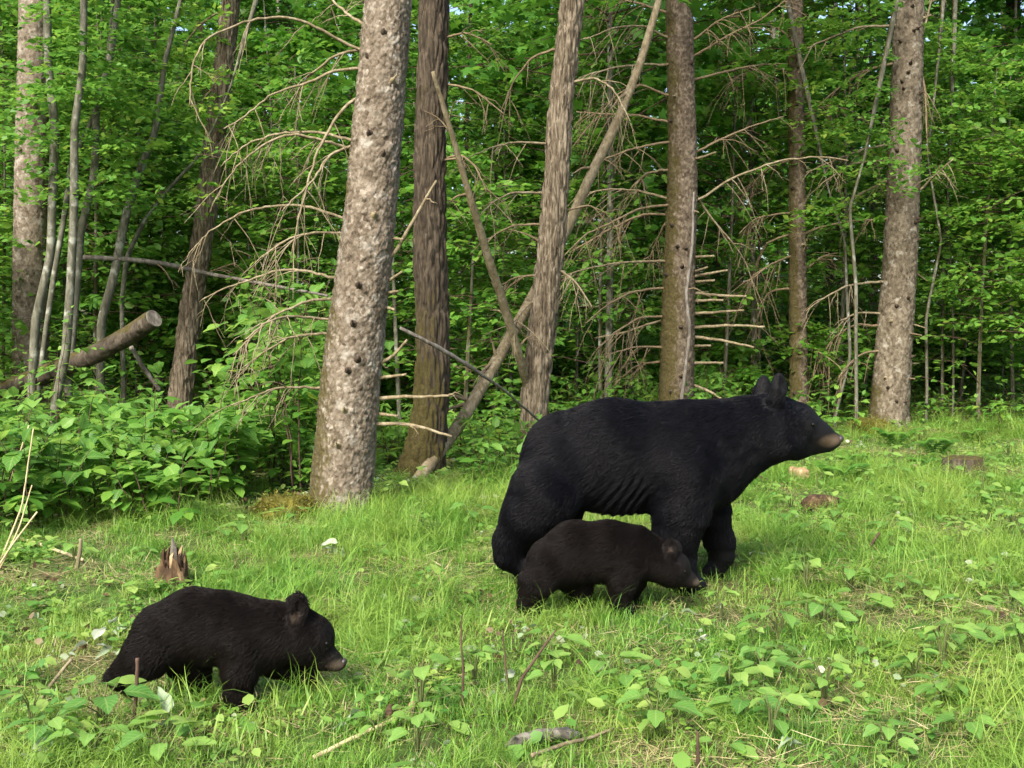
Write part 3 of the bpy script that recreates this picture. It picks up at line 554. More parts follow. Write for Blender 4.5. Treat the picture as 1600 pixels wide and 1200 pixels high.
def leaf_obj(parent, kind, rg, p, d, n, size, name='leaf'):
    d = np.asarray(d, float); d /= np.linalg.norm(d); s = np.cross(n, d); s /= np.linalg.norm(s) + 1e-9; n = np.cross(d, s)
    m = Matrix(((d[0], s[0], n[0]), (d[1], s[1], n[1]), (d[2], s[2], n[2])))
    o = link(name, LEAVES[kind][int(rg.integers(6))], parent, [float(q) for q in p], m.to_euler(), float(size)); return o

def shrub(seed, n_stem, h, ll, n_single, label, cat='shrub', name='leafy_shrub', spread=0.3, start=0.15, group=None, lean=0.35, gap=0.055, kind='shrub_leaf', side=0.35):
    rg = np.random.default_rng(seed); root = thing(name, label, cat, group=group)
    rec = []
    for k in range(n_stem):
        az = rg.uniform(0, 6.28); q = np.linspace(0, 1, 8); hh = h * rg.uniform(0.65, 1.0); ln = lean * rg.uniform(0.3, 1.2)
        b = rg.uniform(0, spread) * np.array([math.cos(az), math.sin(az), 0])
        A = b + np.outer(q * hh, (0, 0, 1)) + np.outer(q ** 1.6 * hh * ln, (math.cos(az), math.sin(az), 0)); A[1:] += rg.normal(0, 0.01, (7, 3))
        link('stem', Geo().add(*tube(A, np.linspace(0.006, 0.002, 8) * (0.6 + h * 0.4), 5)).mesh('stem', M['dark_stem']), root)
        axes = [(A, start)]
        for _ in range(int(4 * h) + 1):              # side twigs
            i = int(rg.integers(2, 7)); a2 = rg.uniform(0, 6.28); l2 = side * h * rg.uniform(0.3, 0.8)
            B = A[i] + np.outer(np.linspace(0, 1, 5), (math.cos(a2) * l2, math.sin(a2) * l2, l2 * rg.uniform(0.0, 0.6))); B[:, 2] -= 0.25 * l2 * np.linspace(0, 1, 5) ** 2; axes.append((B, 0.1))
        for B, st in axes:
            L = np.linalg.norm(B[-1] - B[0]); m = max(3, int(L * (1 - st) / gap)); az2 = rg.uniform(0, 6.28)
            for j in range(m + 1):
                t = st + (1 - st) * j / m; p = np.array([np.interp(t, np.linspace(0, 1, len(B)), B[:, c]) for c in range(3)])
                T = B[-1] - B[0]; T = T / np.linalg.norm(T); az2 += 2.4
                out = np.array([math.cos(az2), math.sin(az2), 0]) if T[2] > 0.75 else np.cross(T, (0, 0, 1)) * (1 if j % 2 else -1)
                d = out + T * (0.45 if j < m else 1.5) + rg.normal(0, 0.15, 3); d[2] -= 0.12 + 0.25 * rg.random()
                n = np.array([0, 0, 1.0]) + rg.normal(0, 0.22, 3) + out * 0.1
                rec.append((p, d, n, ll * rg.uniform(0.6, 1.15) * (0.75 if j == m else 1), p[2] + rg.random() * 0.3))
    rec.sort(key=lambda r: -r[4])
    for p, d, n, s, _ in rec[:n_single]: leaf_obj(root, kind, rg, p, d, n, s)
    rest = rec[n_single:]
    if rest:
        g = Geo(); place_leaves(g, [r[0] for r in rest], [r[1] for r in rest], [r[2] for r in rest], [r[3] for r in rest], np.ones(len(rest)), rg.random(len(rest)), OVATE)
        tag(link('foliage', g.mesh('foliage', M[kind]), root), kind='stuff')
    return root
def scatter_copies(protos, spots, rg, scale=(0.85, 1.2), labels=None):
    used = set()
    for k, (x, y) in enumerate(spots):
        i = k % len(protos); o = protos[i] if i not in used else copy_tree(protos[i]); used.add(i)
        o.location = (x, y, gz(x, y) - 0.01); o.rotation_euler = (0, 0, rg.uniform(0, 6.28)); s = rg.uniform(*scale); o.scale = (s, s, s)
        if labels: o['label'] = labels(i, x, y)
def spots_in(n, poly, ymin, ymax, rg, mind=0.2, keep=None):
    """random ground points whose pixel falls in px range poly=(px0, px1)"""
    out = []
    for _ in range(n * 40):
        if len(out) >= n: break
        y = math.sqrt(rg.uniform(ymin ** 2, ymax ** 2)); x = (rg.uniform(*poly) - 800) / FPX * y
        if keep and not keep(x, y): continue
        if all((x - a) ** 2 + (y - b) ** 2 > mind * mind for a, b in out): out.append((x, y))
    return out
TR_XY = [(TREES[s][1][0, 0], TREES[s][1][0, 1], TREES[s][1][0, 3]) for s in range(1, 9)]
def clear_of_trunks(x, y):
    for a, b, r in TR_XY:
        if y < b + 0.1 and y > b - 3.0 and abs(x * b / y - a) < r + 0.28 * b / y: return False
    return True
rs = np.random.default_rng(21)
TRUNK_NAMES = [(-60, 'the left end of the cut log'), (48, 'the pale spruce'), (318, 'the slim leaning trunk'), (572, 'the thickest spruce'), (674, 'the dark mossy trunk'), (862, 'the pale furrowed trunk'), (1061, 'the brown spruce'), (1246, 'the slender mossy trunk'), (1405, 'the buff spruce')]
def gap_name(x, y):                                  # which gap between the main trunks a thing stands behind
    px = 800 + FPX * x / y; k = [i for i, (p, _) in enumerate(TRUNK_NAMES) if p < px]
    if not k: return 'beyond ' + TRUNK_NAMES[0][1]
    k = k[-1]
    return 'between %s and %s' % (TRUNK_NAMES[k][1], TRUNK_NAMES[k + 1][1]) if k + 1 < len(TRUNK_NAMES) else 'past ' + TRUNK_NAMES[k][1] + ' on the grassy side'
SPOTS = [(270, 1100, 'the lone cub'), (270, 912, 'the splintered stump'), (940, 955, 'the sniffing cub'), (1080, 925, 'the big bear\'s forepaws'), (1282, 796, 'the rotten log piece'), (1505, 742, 'the flat-topped stump'), (850, 1163, 'the grey broken branch'), (1091, 1198, 'the dark front stalk'),
         (722, 1115, 'the branching stalk'), (1270, 1080, 'the leaning pale stalk'), (1388, 668, 'the buff trunk'), (535, 800, 'the thickest spruce'), (1350, 870, 'the dark thin twig'), (625, 1135, 'the wood chips'), (830, 715, 'the pale furrowed trunk'), (60, 860, 'the dry reed stems'), (655, 750, 'the dark mossy trunk')]
SPOTS = [(*gp(a, b)[:2], c) for a, b, c in SPOTS]
def near_name(x, y):
    d = sorted(SPOTS, key=lambda s: math.hypot(s[0] - x, s[1] - y)); a = d[0][2]
    return 'beside ' + a if math.hypot(d[0][0] - x, d[0][1] - y) < 0.35 else 'between %s and %s' % (a, d[1][2])
LAB_S = 'leafy shrub with broad pointed leaves in the thicket left of the thickest spruce'
G_S = 'broad-leaved shrubs in the left thicket'
PS = [shrub(s, 4, h, 0.15, 40, LAB_S, group=G_S, gap=0.055) for s, h in ((1, 0.55), (2, 0.7), (3, 0.62), (4, 0.85))]
# the thicket gets taller away from the clearing
sp = sorted(spots_in(96, (-140, 500), 5.9, 11.5, rs, 0.2, lambda x, y: clear_of_trunks(x, y) and y > 6.0 + 0.55 * max(0, x + 2.9) and not (y < 7.6 and x > -1.9) and not (y > 8.6 and x < -3.3 and rs.random() < .5)), key=lambda p: p[1])
scatter_copies(PS, sp, rs, (0.75, 1.1), lambda i, x, y: ('lowest', 'tall', 'mid-height', 'tallest')[i] + ' broad-leaved shrub of the thicket, ' + near_name(x, y))
# taller, sparser young trees with big leaves hanging beside the thickest spruce
PT = [shrub(s, 3, 1.8, 0.15, 80, 'tall young hazel with hanging leaves growing behind the dead branches of the thickest spruce', 'shrub', 'hazel_shrub', 0.15, 0.35, 'tall hazels behind the thickest spruce', 0.2, 0.08, side=0.45) for s in (5, 6)]
scatter_copies(PT, [(-1.85, 8.3), (-1.95, 9.4), (-1.45, 9.2), (-1.75, 10.6), (-2.1, 10.2), (-1.55, 8.0)], rs, (0.9, 1.1))
PL = [shrub(s, 3, 1.9, 0.12, 60, 'tall leafy bush among the grey saplings', 'shrub', 'hazel_shrub', 0.3, 0.2, 'leafy bushes among the grey saplings', 0.25, 0.085, side=0.4) for s in (7, 8)]
scatter_copies(PL, [(-4.9, 9.6), (-4.4, 10.2), (-5.3, 10.6), (-4.9, 11.4), (-5.7, 9.9), (-5.6, 11.6), (-4.2, 11.6)], rs, (0.55, 0.8))
# plants between the dark trunk, the pale trunk and the bear
PC = [shrub(s, 4, h, 0.12, 26, 'leafy plant growing around the foot of the dark mossy trunk', 'shrub', 'leafy_shrub', group='plants around the dark mossy trunk', gap=0.06) for s, h in ((11, 0.32), (12, 0.45))]
scatter_copies(PC, spots_in(58, (585, 900), 7.9, 12.5, rs, 0.2, lambda x, y: not (abs(x + 0.72) < 0.35 and y < 9.1)), rs, (0.7, 1.15), lambda i, x, y: ('low', 'taller')[i] + ' leafy woodland plant ' + near_name(x, y))
PR = [shrub(s, 4, h, 0.11, 22, 'leafy plant at the shaded wood edge behind the big bear', 'shrub', 'leafy_shrub', group='plants at the wood edge behind the big bear', gap=0.06) for s, h in ((13, 0.5), (14, 0.7))]
scatter_copies(PR, spots_in(40, (880, 1360), 11.0, 16.0, rs, 0.3), rs, (0.8, 1.3), lambda i, x, y: ('low', 'taller')[i] + ' leafy edge plant ' + gap_name(x, y))
PRR = [shrub(s, 4, h, 0.10, 20, 'leafy plant at the wood edge right of the buff trunk', 'shrub', 'leafy_shrub', group='plants at the wood edge right of the buff trunk', gap=0.06) for s, h in ((15, 0.35), (16, 0.45))]
scatter_copies(PRR, spots_in(34, (1440, 1680), 11.5, 18.0, rs, 0.3), rs, (0.7, 1.2))

# ------------------------------------------------------------------ the wood behind: leafy young maples, single trees
MP = []
for s, z0, z1, R, ns, nl, ll in ((51, 0.7, 6.5, 1.9, 120, 34, 0.13), (52, 1.2, 8.0, 2.2, 130, 34, 0.14), (53, 0.5, 5.0, 1.7, 110, 34, 0.12), (54, 1.8, 9.0, 2.3, 130, 34, 0.15)):
    c, b = broad_crown(s, z0, z1, R, ns, nl, ll, PALM, 1.0)
    t = thing('maple_sapling', 'leafy green young maple in the shaded wood behind the trunks', 'tree', group='young maples in the wood')
    rg = np.random.default_rng(s); q = np.linspace(0, 1, 14); A = np.stack([np.sin(q * 3) * 0.12, np.cos(q * 2.3) * 0.1 - 0.1, q * z1 * 0.97], 1)
    link('trunk', Geo().add(*tube(A, np.linspace(0.045, 0.008, 14), 8)).mesh('trunk', M['bark_grey']), t)
    link('branches', b, t); link('crown', c, t); MP.append(t)
rm = np.random.default_rng(77); spots = []
for y in (14.8, 17.0, 19.5, 22.5, 26.0, 30.0, 35.0):
    w = 0.5 * y + 2.5; n = int(2 * w / (2.0 + 0.035 * y)); ph = rm.random()
    for k in range(n):
        x = -w + (k + ph) * 2 * w / n + rm.normal(0, 0.35); spots.append((x, y + rm.normal(0, 0.7)))
used = set()
for k, (x, y) in enumerate(spots):
    i = int(rm.integers(4)); o = MP[i] if i not in used else copy_tree(MP[i]); used.add(i)
    o.location = (x, y, gz(x, y) - 0.02); o.rotation_euler = (0, 0, rm.uniform(0, 6.28)); s = rm.uniform(0.85, 1.25); o.scale = (s, s, s * rm.uniform(0.9, 1.15)); o['label'] = ('young', 'tall', 'short', 'high-crowned')[i] + ' shaded maple ' + gap_name(x, y)
print('maples', len(spots))

# brighter beech saplings along the front of the wood
BS = []
for s, z0, z1, R, ns in ((71, 0.4, 4.6, 1.1, 95), (72, 0.9, 5.6, 1.25, 100), (73, 0.2, 3.0, 1.0, 80)):
    c, b = broad_crown(s, z0, z1, R, ns, 26, 0.10, OVATE, 1.1, mat='shrub_leaf')
    t = thing('beech_sapling', 'bright leafy beech sapling at the front of the wood', 'tree', group='bright beech saplings at the wood front')
    q = np.linspace(0, 1, 14); A = np.stack([np.sin(q * 3) * 0.08, np.cos(q * 2.3) * 0.08 - 0.08, q * z1 * 0.97], 1)
    link('trunk', Geo().add(*tube(A, np.linspace(0.028, 0.006, 14), 8)).mesh('trunk', M['bark_grey']), t); link('branches', b, t); link('crown', c, t); BS.append(t)
used = set()
for k, (px, y) in enumerate([(0, 12.4), (95, 12.6), (150, 12.3), (215, 12.9), (-60, 12.0), (60, 13.6), (180, 13.8), (255, 13.4), (-80, 10.9), (400, 12.8), (455, 11.9), (500, 13.4), (350, 13.9), (430, 14.6), (625, 12.4), (725, 12.0), (770, 12.9), (700, 14.2), (800, 14.4), (940, 13.6), (990, 14.8), (1130, 14.0), (1185, 15.0), (1310, 14.6), (1475, 14.2), (1530, 13.4), (1585, 14.4), (1640, 13.2), (1500, 16.0), (1570, 17.0), (1350, 16.2), (900, 15.4), (1080, 16.0), (300, 15.6)]):
    i = int(rm.integers(3)); o = BS[i] if i not in used else copy_tree(BS[i]); used.add(i); x = (px - 800) / FPX * y
    o.location = (x, y, gz(x, y) - 0.02); o.rotation_euler = (0, 0, rm.uniform(0, 6.28)); s = rm.uniform(0.85, 1.2); o.scale = (s, s, s); o['label'] = ('bright beech sapling ', 'taller bright beech sapling ', 'low bright beech sapling ')[i] + gap_name(x, y)

# low bushes filling the wood floor
BP = []
for s, z1, R in ((61, 0.9, 1.0), (62, 1.3, 1.2)):
    c, b = broad_crown(s, 0.12, z1, R, 46, 26, 0.11, SIMPLE, 1.0, mat='maple_leaf', name='foliage')
    t = thing('low_bush', 'low green bush covering the shaded wood floor', 'bush', group='low bushes on the wood floor'); link('foliage', c, t); link('stem', b, t); BP.append(t)
used = set()
for k in range(120):
    y = math.sqrt(rm.uniform(12.5 ** 2, 26 ** 2)); x = rm.uniform(-0.56, 0.56) * y
    if 0.28 * y < x and y < 17: continue
    i = k % 2; o = BP[i] if i not in used else copy_tree(BP[i]); used.add(i)
    o.location = (x, y, gz(x, y) - 0.02); o.rotation_euler = (0, 0, rm.uniform(0, 6.28)); s = rm.uniform(0.7, 1.2); o.scale = (s, s, s); o['label'] = ('low green bush ', 'rounder low green bush ')[i] + gap_name(x, y)

# the far wood, one mass
def distant_wood():
    rg = np.random.default_rng(9); n = 42000; y = rg.uniform(38, 62, n); x = rg.uniform(-0.62, 0.62, n) * y
    h = rg.random(n) ** 0.9 * (15 + 6 * (vnoise(np.stack([x * .15, y * .15, x * 0], 1)) - 0.5)); P = np.stack([x, y, h + ground_z(x, y)], 1)
    keep = fbm(P * 0.4, 2, 2) > 0.40; P = P[keep]; n = len(P); g = Geo()
    D = rg.normal(0, 1, (n, 3)); D[:, 2] -= 0.4
    place_leaves(g, P, D, np.array([0, -0.3, 1.]) + rg.normal(0, 0.5, (n, 3)), rg.uniform(0.35, 0.75, n), np.ones(n), rg.random(n), PALM)
    tag(link('distant_wood', g.mesh('distant_wood', M['maple_leaf'])), 'far green wood closing off the view behind the trees', 'wood', kind='stuff')
distant_wood()

# ------------------------------------------------------------------ bears: one skin surface each, grown from blended limbs
def surface(S, o, h):
    """surface nets on a distance grid"""
    ins = S < 0; c = np.zeros(tuple(k - 1 for k in S.shape), np.int8)
    for a in (0, 1):
        for b in (0, 1):
            for d in (0, 1): c += ins[a:ins.shape[0] - 1 + a, b:ins.shape[1] - 1 + b, d:ins.shape[2] - 1 + d]
    act = (c > 0) & (c < 8); I = np.argwhere(act); idx = np.full(c.shape, -1, np.int64); idx[act] = np.arange(len(I))
    sm = np.zeros((len(I), 3)); ct = np.zeros(len(I)); C = [np.array((a, b, d)) for a in (0, 1) for b in (0, 1) for d in (0, 1)]
    val = {tuple(q): S[I[:, 0] + q[0], I[:, 1] + q[1], I[:, 2] + q[2]] for q in C}
    for q in C:
        for ax in range(3):
            if q[ax] == 0:
                w = q.copy(); w[ax] = 1; a = val[tuple(q)]; b = val[tuple(w)]; m = (a < 0) != (b < 0)
                t = np.where(m, a / np.where(a - b == 0, 1, a - b), 0); p = q[None] + t[:, None] * (w - q)[None]; sm += p * m[:, None]; ct += m
    V = (I + sm / ct[:, None]) * h + o; F = []
    for ax in range(3):
        u, v = [(1, 2), (2, 0), (0, 1)][ax]; sl = [slice(None)] * 3; sl2 = [slice(None)] * 3; sl[ax] = slice(0, -1); sl2[ax] = slice(1, None)
        A = ins[tuple(sl)]; B = ins[tuple(sl2)]; E = np.argwhere(A != B); E = E[(E[:, u] > 0) & (E[:, v] > 0) & (E[:, u] < S.shape[u] - 1) & (E[:, v] < S.shape[v] - 1)]
        q = []
        for du, dv in ((-1, -1), (0, -1), (0, 0), (-1, 0)):
            e = E.copy(); e[:, u] += du; e[:, v] += dv; q.append(idx[e[:, 0], e[:, 1], e[:, 2]])
        Q = np.stack(q, 1); fl = ~A[E[:, 0], E[:, 1], E[:, 2]]; Q[fl] = Q[fl][:, ::-1]; F.append(Q)
    return V, np.concatenate(F)

def bear(spec, h):
    """spec rows: ('cone', a, b, k, ys) / ('ball', c, radii, k) / ('cut', c, radii, k); a, b = (px, py, Y, r px)"""
    def pt(q): return at(q[0], q[1], q[2]), q[3] / FPX * q[2]
    lo = np.full(3, 9e9); hi = -lo
    for s in spec:
        if s[0] == 'cone':
            for q in (s[1], s[2]): p, r = pt(q); lo = np.minimum(lo, p - r); hi = np.maximum(hi, p + r)
    lo -= 0.07; hi += 0.07; n = np.ceil((hi - lo) / h).astype(int) + 1
    X = [lo[c] + np.arange(n[c]) * h for c in range(3)]; G = np.stack(np.meshgrid(*X, indexing='ij'), -1).astype(np.float32)
    S = np.full(tuple(n), 9.0, np.float32)
    for s in spec:
        if s[0] == 'cone':
            (a, ra), (b, rb_) = pt(s[1]), pt(s[2]); k, ys = s[3], s[4]; m = max(ra, rb_) + 0.14
            l2, h2 = np.minimum(a, b) - m, np.maximum(a, b) + m
        else:
            a = np.asarray(s[1], float); R = np.asarray(s[2], float); k = s[3]; l2, h2 = a - R - 0.12, a + R + 0.12
        i0 = np.clip(np.floor((l2 - lo) / h).astype(int), 0, n - 1); i1 = np.clip(np.ceil((h2 - lo) / h).astype(int) + 1, 1, n)
        w = tuple(slice(i0[c], i1[c]) for c in range(3)); g = G[w]
        if s[0] == 'cone':
            sc = np.array([1, ys, 1], np.float32); q = (g - a.astype(np.float32)) * sc; ba = ((b - a) * sc).astype(np.float32)
            t = np.clip((q @ ba) / float(ba @ ba + 1e-9), 0, 1); d = np.linalg.norm(q - t[..., None] * ba, axis=-1) - (ra + t * (rb_ - ra))
        else:
            q = (g - a.astype(np.float32)); k0 = np.linalg.norm(q / R.astype(np.float32), axis=-1); k1 = np.linalg.norm(q / (R * R).astype(np.float32), axis=-1) + 1e-6; d = k0 * (k0 - 1) / k1
        cur = S[w]
        if s[0] == 'cut':
            d = -d; hh = np.clip(k - np.abs(cur - d), 0, None) / k; S[w] = np.maximum(cur, d) + hh * hh * k * 0.25
        else:
            hh = np.clip(k - np.abs(cur - d), 0, None) / k; S[w] = np.minimum(cur, d) - hh * hh * k * 0.25
    return surface(S, lo, h)

def skin_mat(name, base, tan):
    t = Nt(name); n = t.noise(t.n('ShaderNodeTexCoord').outputs['Object'], 60, 3)
    c = t.mix(t.attr('muzzle'), base, t.ramp(n, [(0.3, tuple(v * 0.75 for v in tan)), (0.7, tan)]))
    return t.done(t.bsdf(c, 0.75, 0.2, t.noise(t.n('ShaderNodeTexCoord').outputs['Object'], 250, 2), 0.25, 0.003))
def fur_mat(name, base, tip, tan, rough=0.38):
    t = Nt(name); i = t.n('ShaderNodeHairInfo'); c = t.ramp(i.outputs['Random'], [(0.0, base), (0.8, tip), (1.0, tuple(1.25 * v for v in tip))])
    c = t.mix(t.attr('muzzle'), c, tan)
    b = t.n('ShaderNodeBsdfPrincipled'); t.l(c, b.inputs['Base Color']); b.inputs['Roughness'].default_value = rough; b.inputs['Specular IOR Level'].default_value = 0.13
    return t.done(b.outputs[0])
def simple_mat(name, col, rough, spec=0.5, coat=0.0):
    t = Nt(name); b = t.n('ShaderNodeBsdfPrincipled'); b.inputs['Base Color'].default_value = lin(col); b.inputs['Roughness'].default_value = rough; b.inputs['Specular IOR Level'].default_value = spec; b.inputs['Coat Weight'].default_value = coat
    return t.done(b.outputs[0])
M['eye'] = simple_mat('bear_eye', (0.005, 0.003, 0.002), 0.42, 0.25, 0.0)
M['nose'] = simple_mat('bear_nose', (0.035, 0.026, 0.028), 0.42)
M['claw'] = simple_mat('bear_claw', (0.06, 0.05, 0.04), 0.35)

def bear_object(label, name, spec, h, Y0, fur, skin_m, fur_m, muzzle, eyes, nose, claws, seed, wrinkle=None):
    V, F = bear(spec, h)
    # relax the grid marks
    for _ in range(3):
        acc = np.zeros_like(V); ct = np.zeros(len(V))
        for a, b in ((0, 1), (1, 2), (2, 3), (3, 0)):
            np.add.at(acc, F[:, a], V[F[:, b]]); np.add.at(ct, F[:, a], 1)
        V = 0.5 * V + 0.5 * acc / ct[:, None]
    if wrinkle is not None: V = wrinkle(V, Y0)
    o = np.array([V[:, 0].mean(), V[:, 1].mean(), V[:, 2].min()])
    def tan(P):
        w = np.zeros(len(P))
        for c, rr_, soft in muzzle:
            d = np.linalg.norm((P - np.asarray(c)) / np.asarray(rr_), axis=1); w = np.maximum(w, np.clip((1 - d) / soft, 0, 1))
        return w
    root = thing(name, label, 'bear', o)
    def on_skin(c):                                  # eyes sit half sunk in the skin
        d = np.abs(V[:, 0] - c[0]) + np.abs(V[:, 2] - c[2]); s_ = np.sign(c[1] - Y0); k = np.where(d < 3 * h)[0]; k = k[(V[k, 1] - Y0) * s_ > 0]
        return np.array([c[0], Y0 + s_ * (np.abs(V[k, 1] - Y0).max() - 0.001), c[2]]) if len(k) else np.asarray(c)
    eyes = [(on_skin(c), r) for c, r in eyes]
    body = link('body', Geo().add(V, F).mesh('body', skin_m, o, True, {'muzzle': tan(V)}), root)
    # fur
    N = np.zeros_like(V); fn = np.cross(V[F[:, 2]] - V[F[:, 0]], V[F[:, 3]] - V[F[:, 1]])
    for k in range(4): np.add.at(N, F[:, k], fn)
    N /= np.linalg.norm(N, axis=1)[:, None] + 1e-9
    rg = np.random.default_rng(seed); area = np.linalg.norm(fn, axis=1); pick = rg.choice(len(F), fur['n'], p=area / area.sum())
    w = rg.dirichlet((1, 1, 1, 1), fur['n']); P = sum(V[F[pick, k]] * w[:, k:k + 1] for k in range(4)); Nn = sum(N[F[pick, k]] * w[:, k:k + 1] for k in range(4)); Nn /= np.linalg.norm(Nn, axis=1)[:, None]
    flow, L = fur['flow'](P)
    for c, r in eyes: L = L * np.clip((np.linalg.norm(P - np.asarray(c), axis=1) - r * 1.2) / (r * 3), 0.08, 1)
    if nose: L = L * np.clip((np.linalg.norm((P - np.asarray(nose[0])) / nose[1], axis=1) - 1.0), 0.05, 1)
    cl = np.stack([fbm(P * fur['clump'], 2, s) for s in (1, 2, 3)], 1) - 0.5
    fd = flow + cl * 1.0 + rg.normal(0, 0.12, P.shape); fd -= Nn * (fd * Nn).sum(1, keepdims=True); fd /= np.linalg.norm(fd, axis=1)[:, None] + 1e-6
    L = L * rg.uniform(0.65, 1.15, len(P)); lift = fur['lift'] + 0.25 * rg.random(len(P)); q = np.linspace(0, 1, 4)
    C = P[:, None] - Nn[:, None] * 0.002 + L[:, None, None] * (q[None, :, None] * fd[:, None] * 0.85 + (q - 0.45 * q * q)[None, :, None] * (Nn * lift[:, None])[:, None])
    C[..., 2] -= 0.12 * L[:, None] * q[None] ** 2
    hc = bpy.data.hair_curves.new('fur'); hc.add_curves([4] * len(P)); hc.position_data.foreach_set('vector', (C - o).astype(np.float32).ravel())
    ra = hc.attributes.get('radius') or hc.attributes.new('radius', 'FLOAT', 'POINT')
    ra.data.foreach_set('value', (fur['rad'] * np.repeat((rg.uniform(0.7, 1.2, len(P)) * np.clip(L / 0.02, 0.4, 1))[:, None], 4, 1) * np.array([1.0, 0.95, 0.7, 0.15])[None]).astype(np.float32).ravel())
    ma = hc.attributes.new('muzzle', 'FLOAT', 'CURVE'); ma.data.foreach_set('value', tan(P).astype(np.float32))
    hc.materials.append(fur_m); link('fur', hc, root)
    for c, r in eyes:
        V2, F2, _ = tube([np.asarray(c) + (0, 0, -r + 2 * r * k / 8) for k in range(9)], [max(0.0003, r * math.sin(math.pi * k / 8)) for k in range(9)], 12, cap=True)
        link('eye', Geo().add(V2, F2).mesh('eye', M['eye'], o), body)
    if nose:
        c, rx, ry, rz = nose; q = np.linspace(-1, 1, 11); V2, F2, _ = tube([(0, 0, t) for t in q], [max(0.02, math.sqrt(max(0, 1 - t * t))) for t in q], 16, cap=True)
        V2 = V2 * (rx, ry, rz); V2[:, 0] -= 0.25 * rx * (V2[:, 2] < 0) * np.abs(V2[:, 2] / rz); 
        for s in (-1, 1):                            # nostrils
            d = np.linalg.norm((V2 - (0.75 * rx, s * 0.5 * ry, 0.05 * rz)) / np.array([rx, ry, rz]), axis=1); V2[:, 0] -= 0.4 * rx * np.clip(1 - d / 0.55, 0, 1)
        link('nose', Geo().add(V2 + np.asarray(c), F2).mesh('nose', M['nose'], o), body)
    for a, b in claws:
        a, b = np.asarray(a), np.asarray(b); q = np.linspace(0, 1, 5)[:, None]; A = a + (b - a) * q + np.array([0, 0, 0.25 * np.linalg.norm(b - a)]) * (q - q * q) * 2
        link('claw', Geo().add(*tube(A, np.linspace(0.0055, 0.001, 5), 6)).mesh('claw', M['claw'], o), body)
    return root

def chain(rows, k, ys=1.0): return [('cone', rows[i], rows[i + 1], k, ys) for i in range(len(rows) - 1)]
def toes(rows, k=0.02): return [('cone', a, b, k, 1.0) for a, b in rows]

# --- the mother
Y = 5.12; n_, f_ = Y - 0.14, Y + 0.14                 # near and far legs
mum = chain([(888, 712, Y, 70), (955, 712, Y, 84), (1055, 717, Y, 84), (1108, 704, Y, 72), (1168, 678, Y, 53), (1214, 667, Y, 47)], 0.07, 1.12)
mum += [('cone', (1075, 690, Y, 55), (1120, 690, Y, 55), 0.06, 0.95), ('cone', (1090, 740, Y, 52), (1108, 742, Y, 44), 0.06, 1.0)]
mum += chain([(1218, 664, Y, 44), (1246, 664, Y, 33), (1276, 678, Y, 21), (1303, 688, Y, 12.5)], 0.03, 1.0) + chain([(1222, 688, Y, 32), (1246, 695, Y, 21), (1294, 699, Y, 8)], 0.03, 1.1)
mum += [('cone', (1222, 690, Y - 0.07, 24), (1236, 690, Y - 0.05, 18), 0.05, 1.0), ('cone', (1222, 690, Y + 0.07, 24), (1236, 690, Y + 0.05, 18), 0.05, 1.0)]
# near hind leg: thigh, shank pushing back, foot
mum += chain([(872, 742, n_ + .06, 60), (850, 772, n_, 50), (826, 808, n_ - .02, 38), (800, 845, n_, 25), (795, 866, n_, 21)], 0.06) + chain([(795, 868, n_, 19), (822, 886, n_, 17), (842, 896, n_, 12)], 0.03)
mum += chain([(880, 745, f_ - .06, 58), (866, 800, f_, 38), (862, 850, f_, 25), (856, 876, f_, 21)], 0.06) + chain([(856, 878, f_, 19), (890, 890, f_, 14)], 0.03)
# near foreleg carries the weight, far foreleg is lifted with a bent wrist
mum += chain([(1080, 735, n_ + .03, 52), (1064, 800, n_ - .01, 40), (1056, 835, n_ - .01, 33), (1060, 885, n_, 25), (1066, 908, n_, 23)], 0.05) + chain([(1066, 908, n_, 21), (1090, 914, n_, 14)], 0.03)
mum += chain([(1098, 745, f_ - .03, 46), (1110, 803, f_, 28), (1124, 845, f_, 21), (1128, 868, f_, 19)], 0.04) + chain([(1128, 868, f_, 19), (1118, 891, f_, 15), (1103, 902, f_, 12)], 0.02)
mum += toes([((1108, 890, f_ + d, 9), (1094, 901 + e, f_ + d, 6)) for d, e in ((-.05, 0), (-.02, 4), (.02, 5), (.05, 2))], 0.012)
for px, py, s in ((1217, 602, -1), (1193, 605, 1)):
    c = at(px, py, Y + s * 0.095)
    mum += [('cone', (px - 4, py + 20, Y + s * .085, 13), (px, py + 4, Y + s * .095, 13), 0.03, 1.2), ('ball', c, (0.034, 0.024, 0.060), 0.02), ('cut', c + np.array((0.018, s * 0.026, 0.012)), (0.024, 0.02, 0.042), 0.012)]
def mum_flow(P):
    k = FPX / Y; px = 800 + P[:, 0] * k; py = 515 - (P[:, 2] - CAMH) * k
    fl = np.stack([-np.ones(len(P)), np.zeros(len(P)), np.full(len(P), -0.55)], 1)
    leg = np.clip((py - 800) / 40, 0, 1); fl[:, 2] -= 1.6 * leg; fl[:, 0] *= 1 - 0.7 * leg
    L = np.interp(px, [770, 860, 1040, 1150, 1200, 1235, 1262, 1285, 1320], [0.042, 0.042, 0.044, 0.048, 0.040, 0.026, 0.015, 0.008, 0.004])
    L = np.where((py > 800), np.minimum(L, 0.028), L); L = np.where((py < 615) & (px > 1190), 0.014, L); L = np.where((py > 862) & (px > 1080), 0.012, L)
    return fl, L
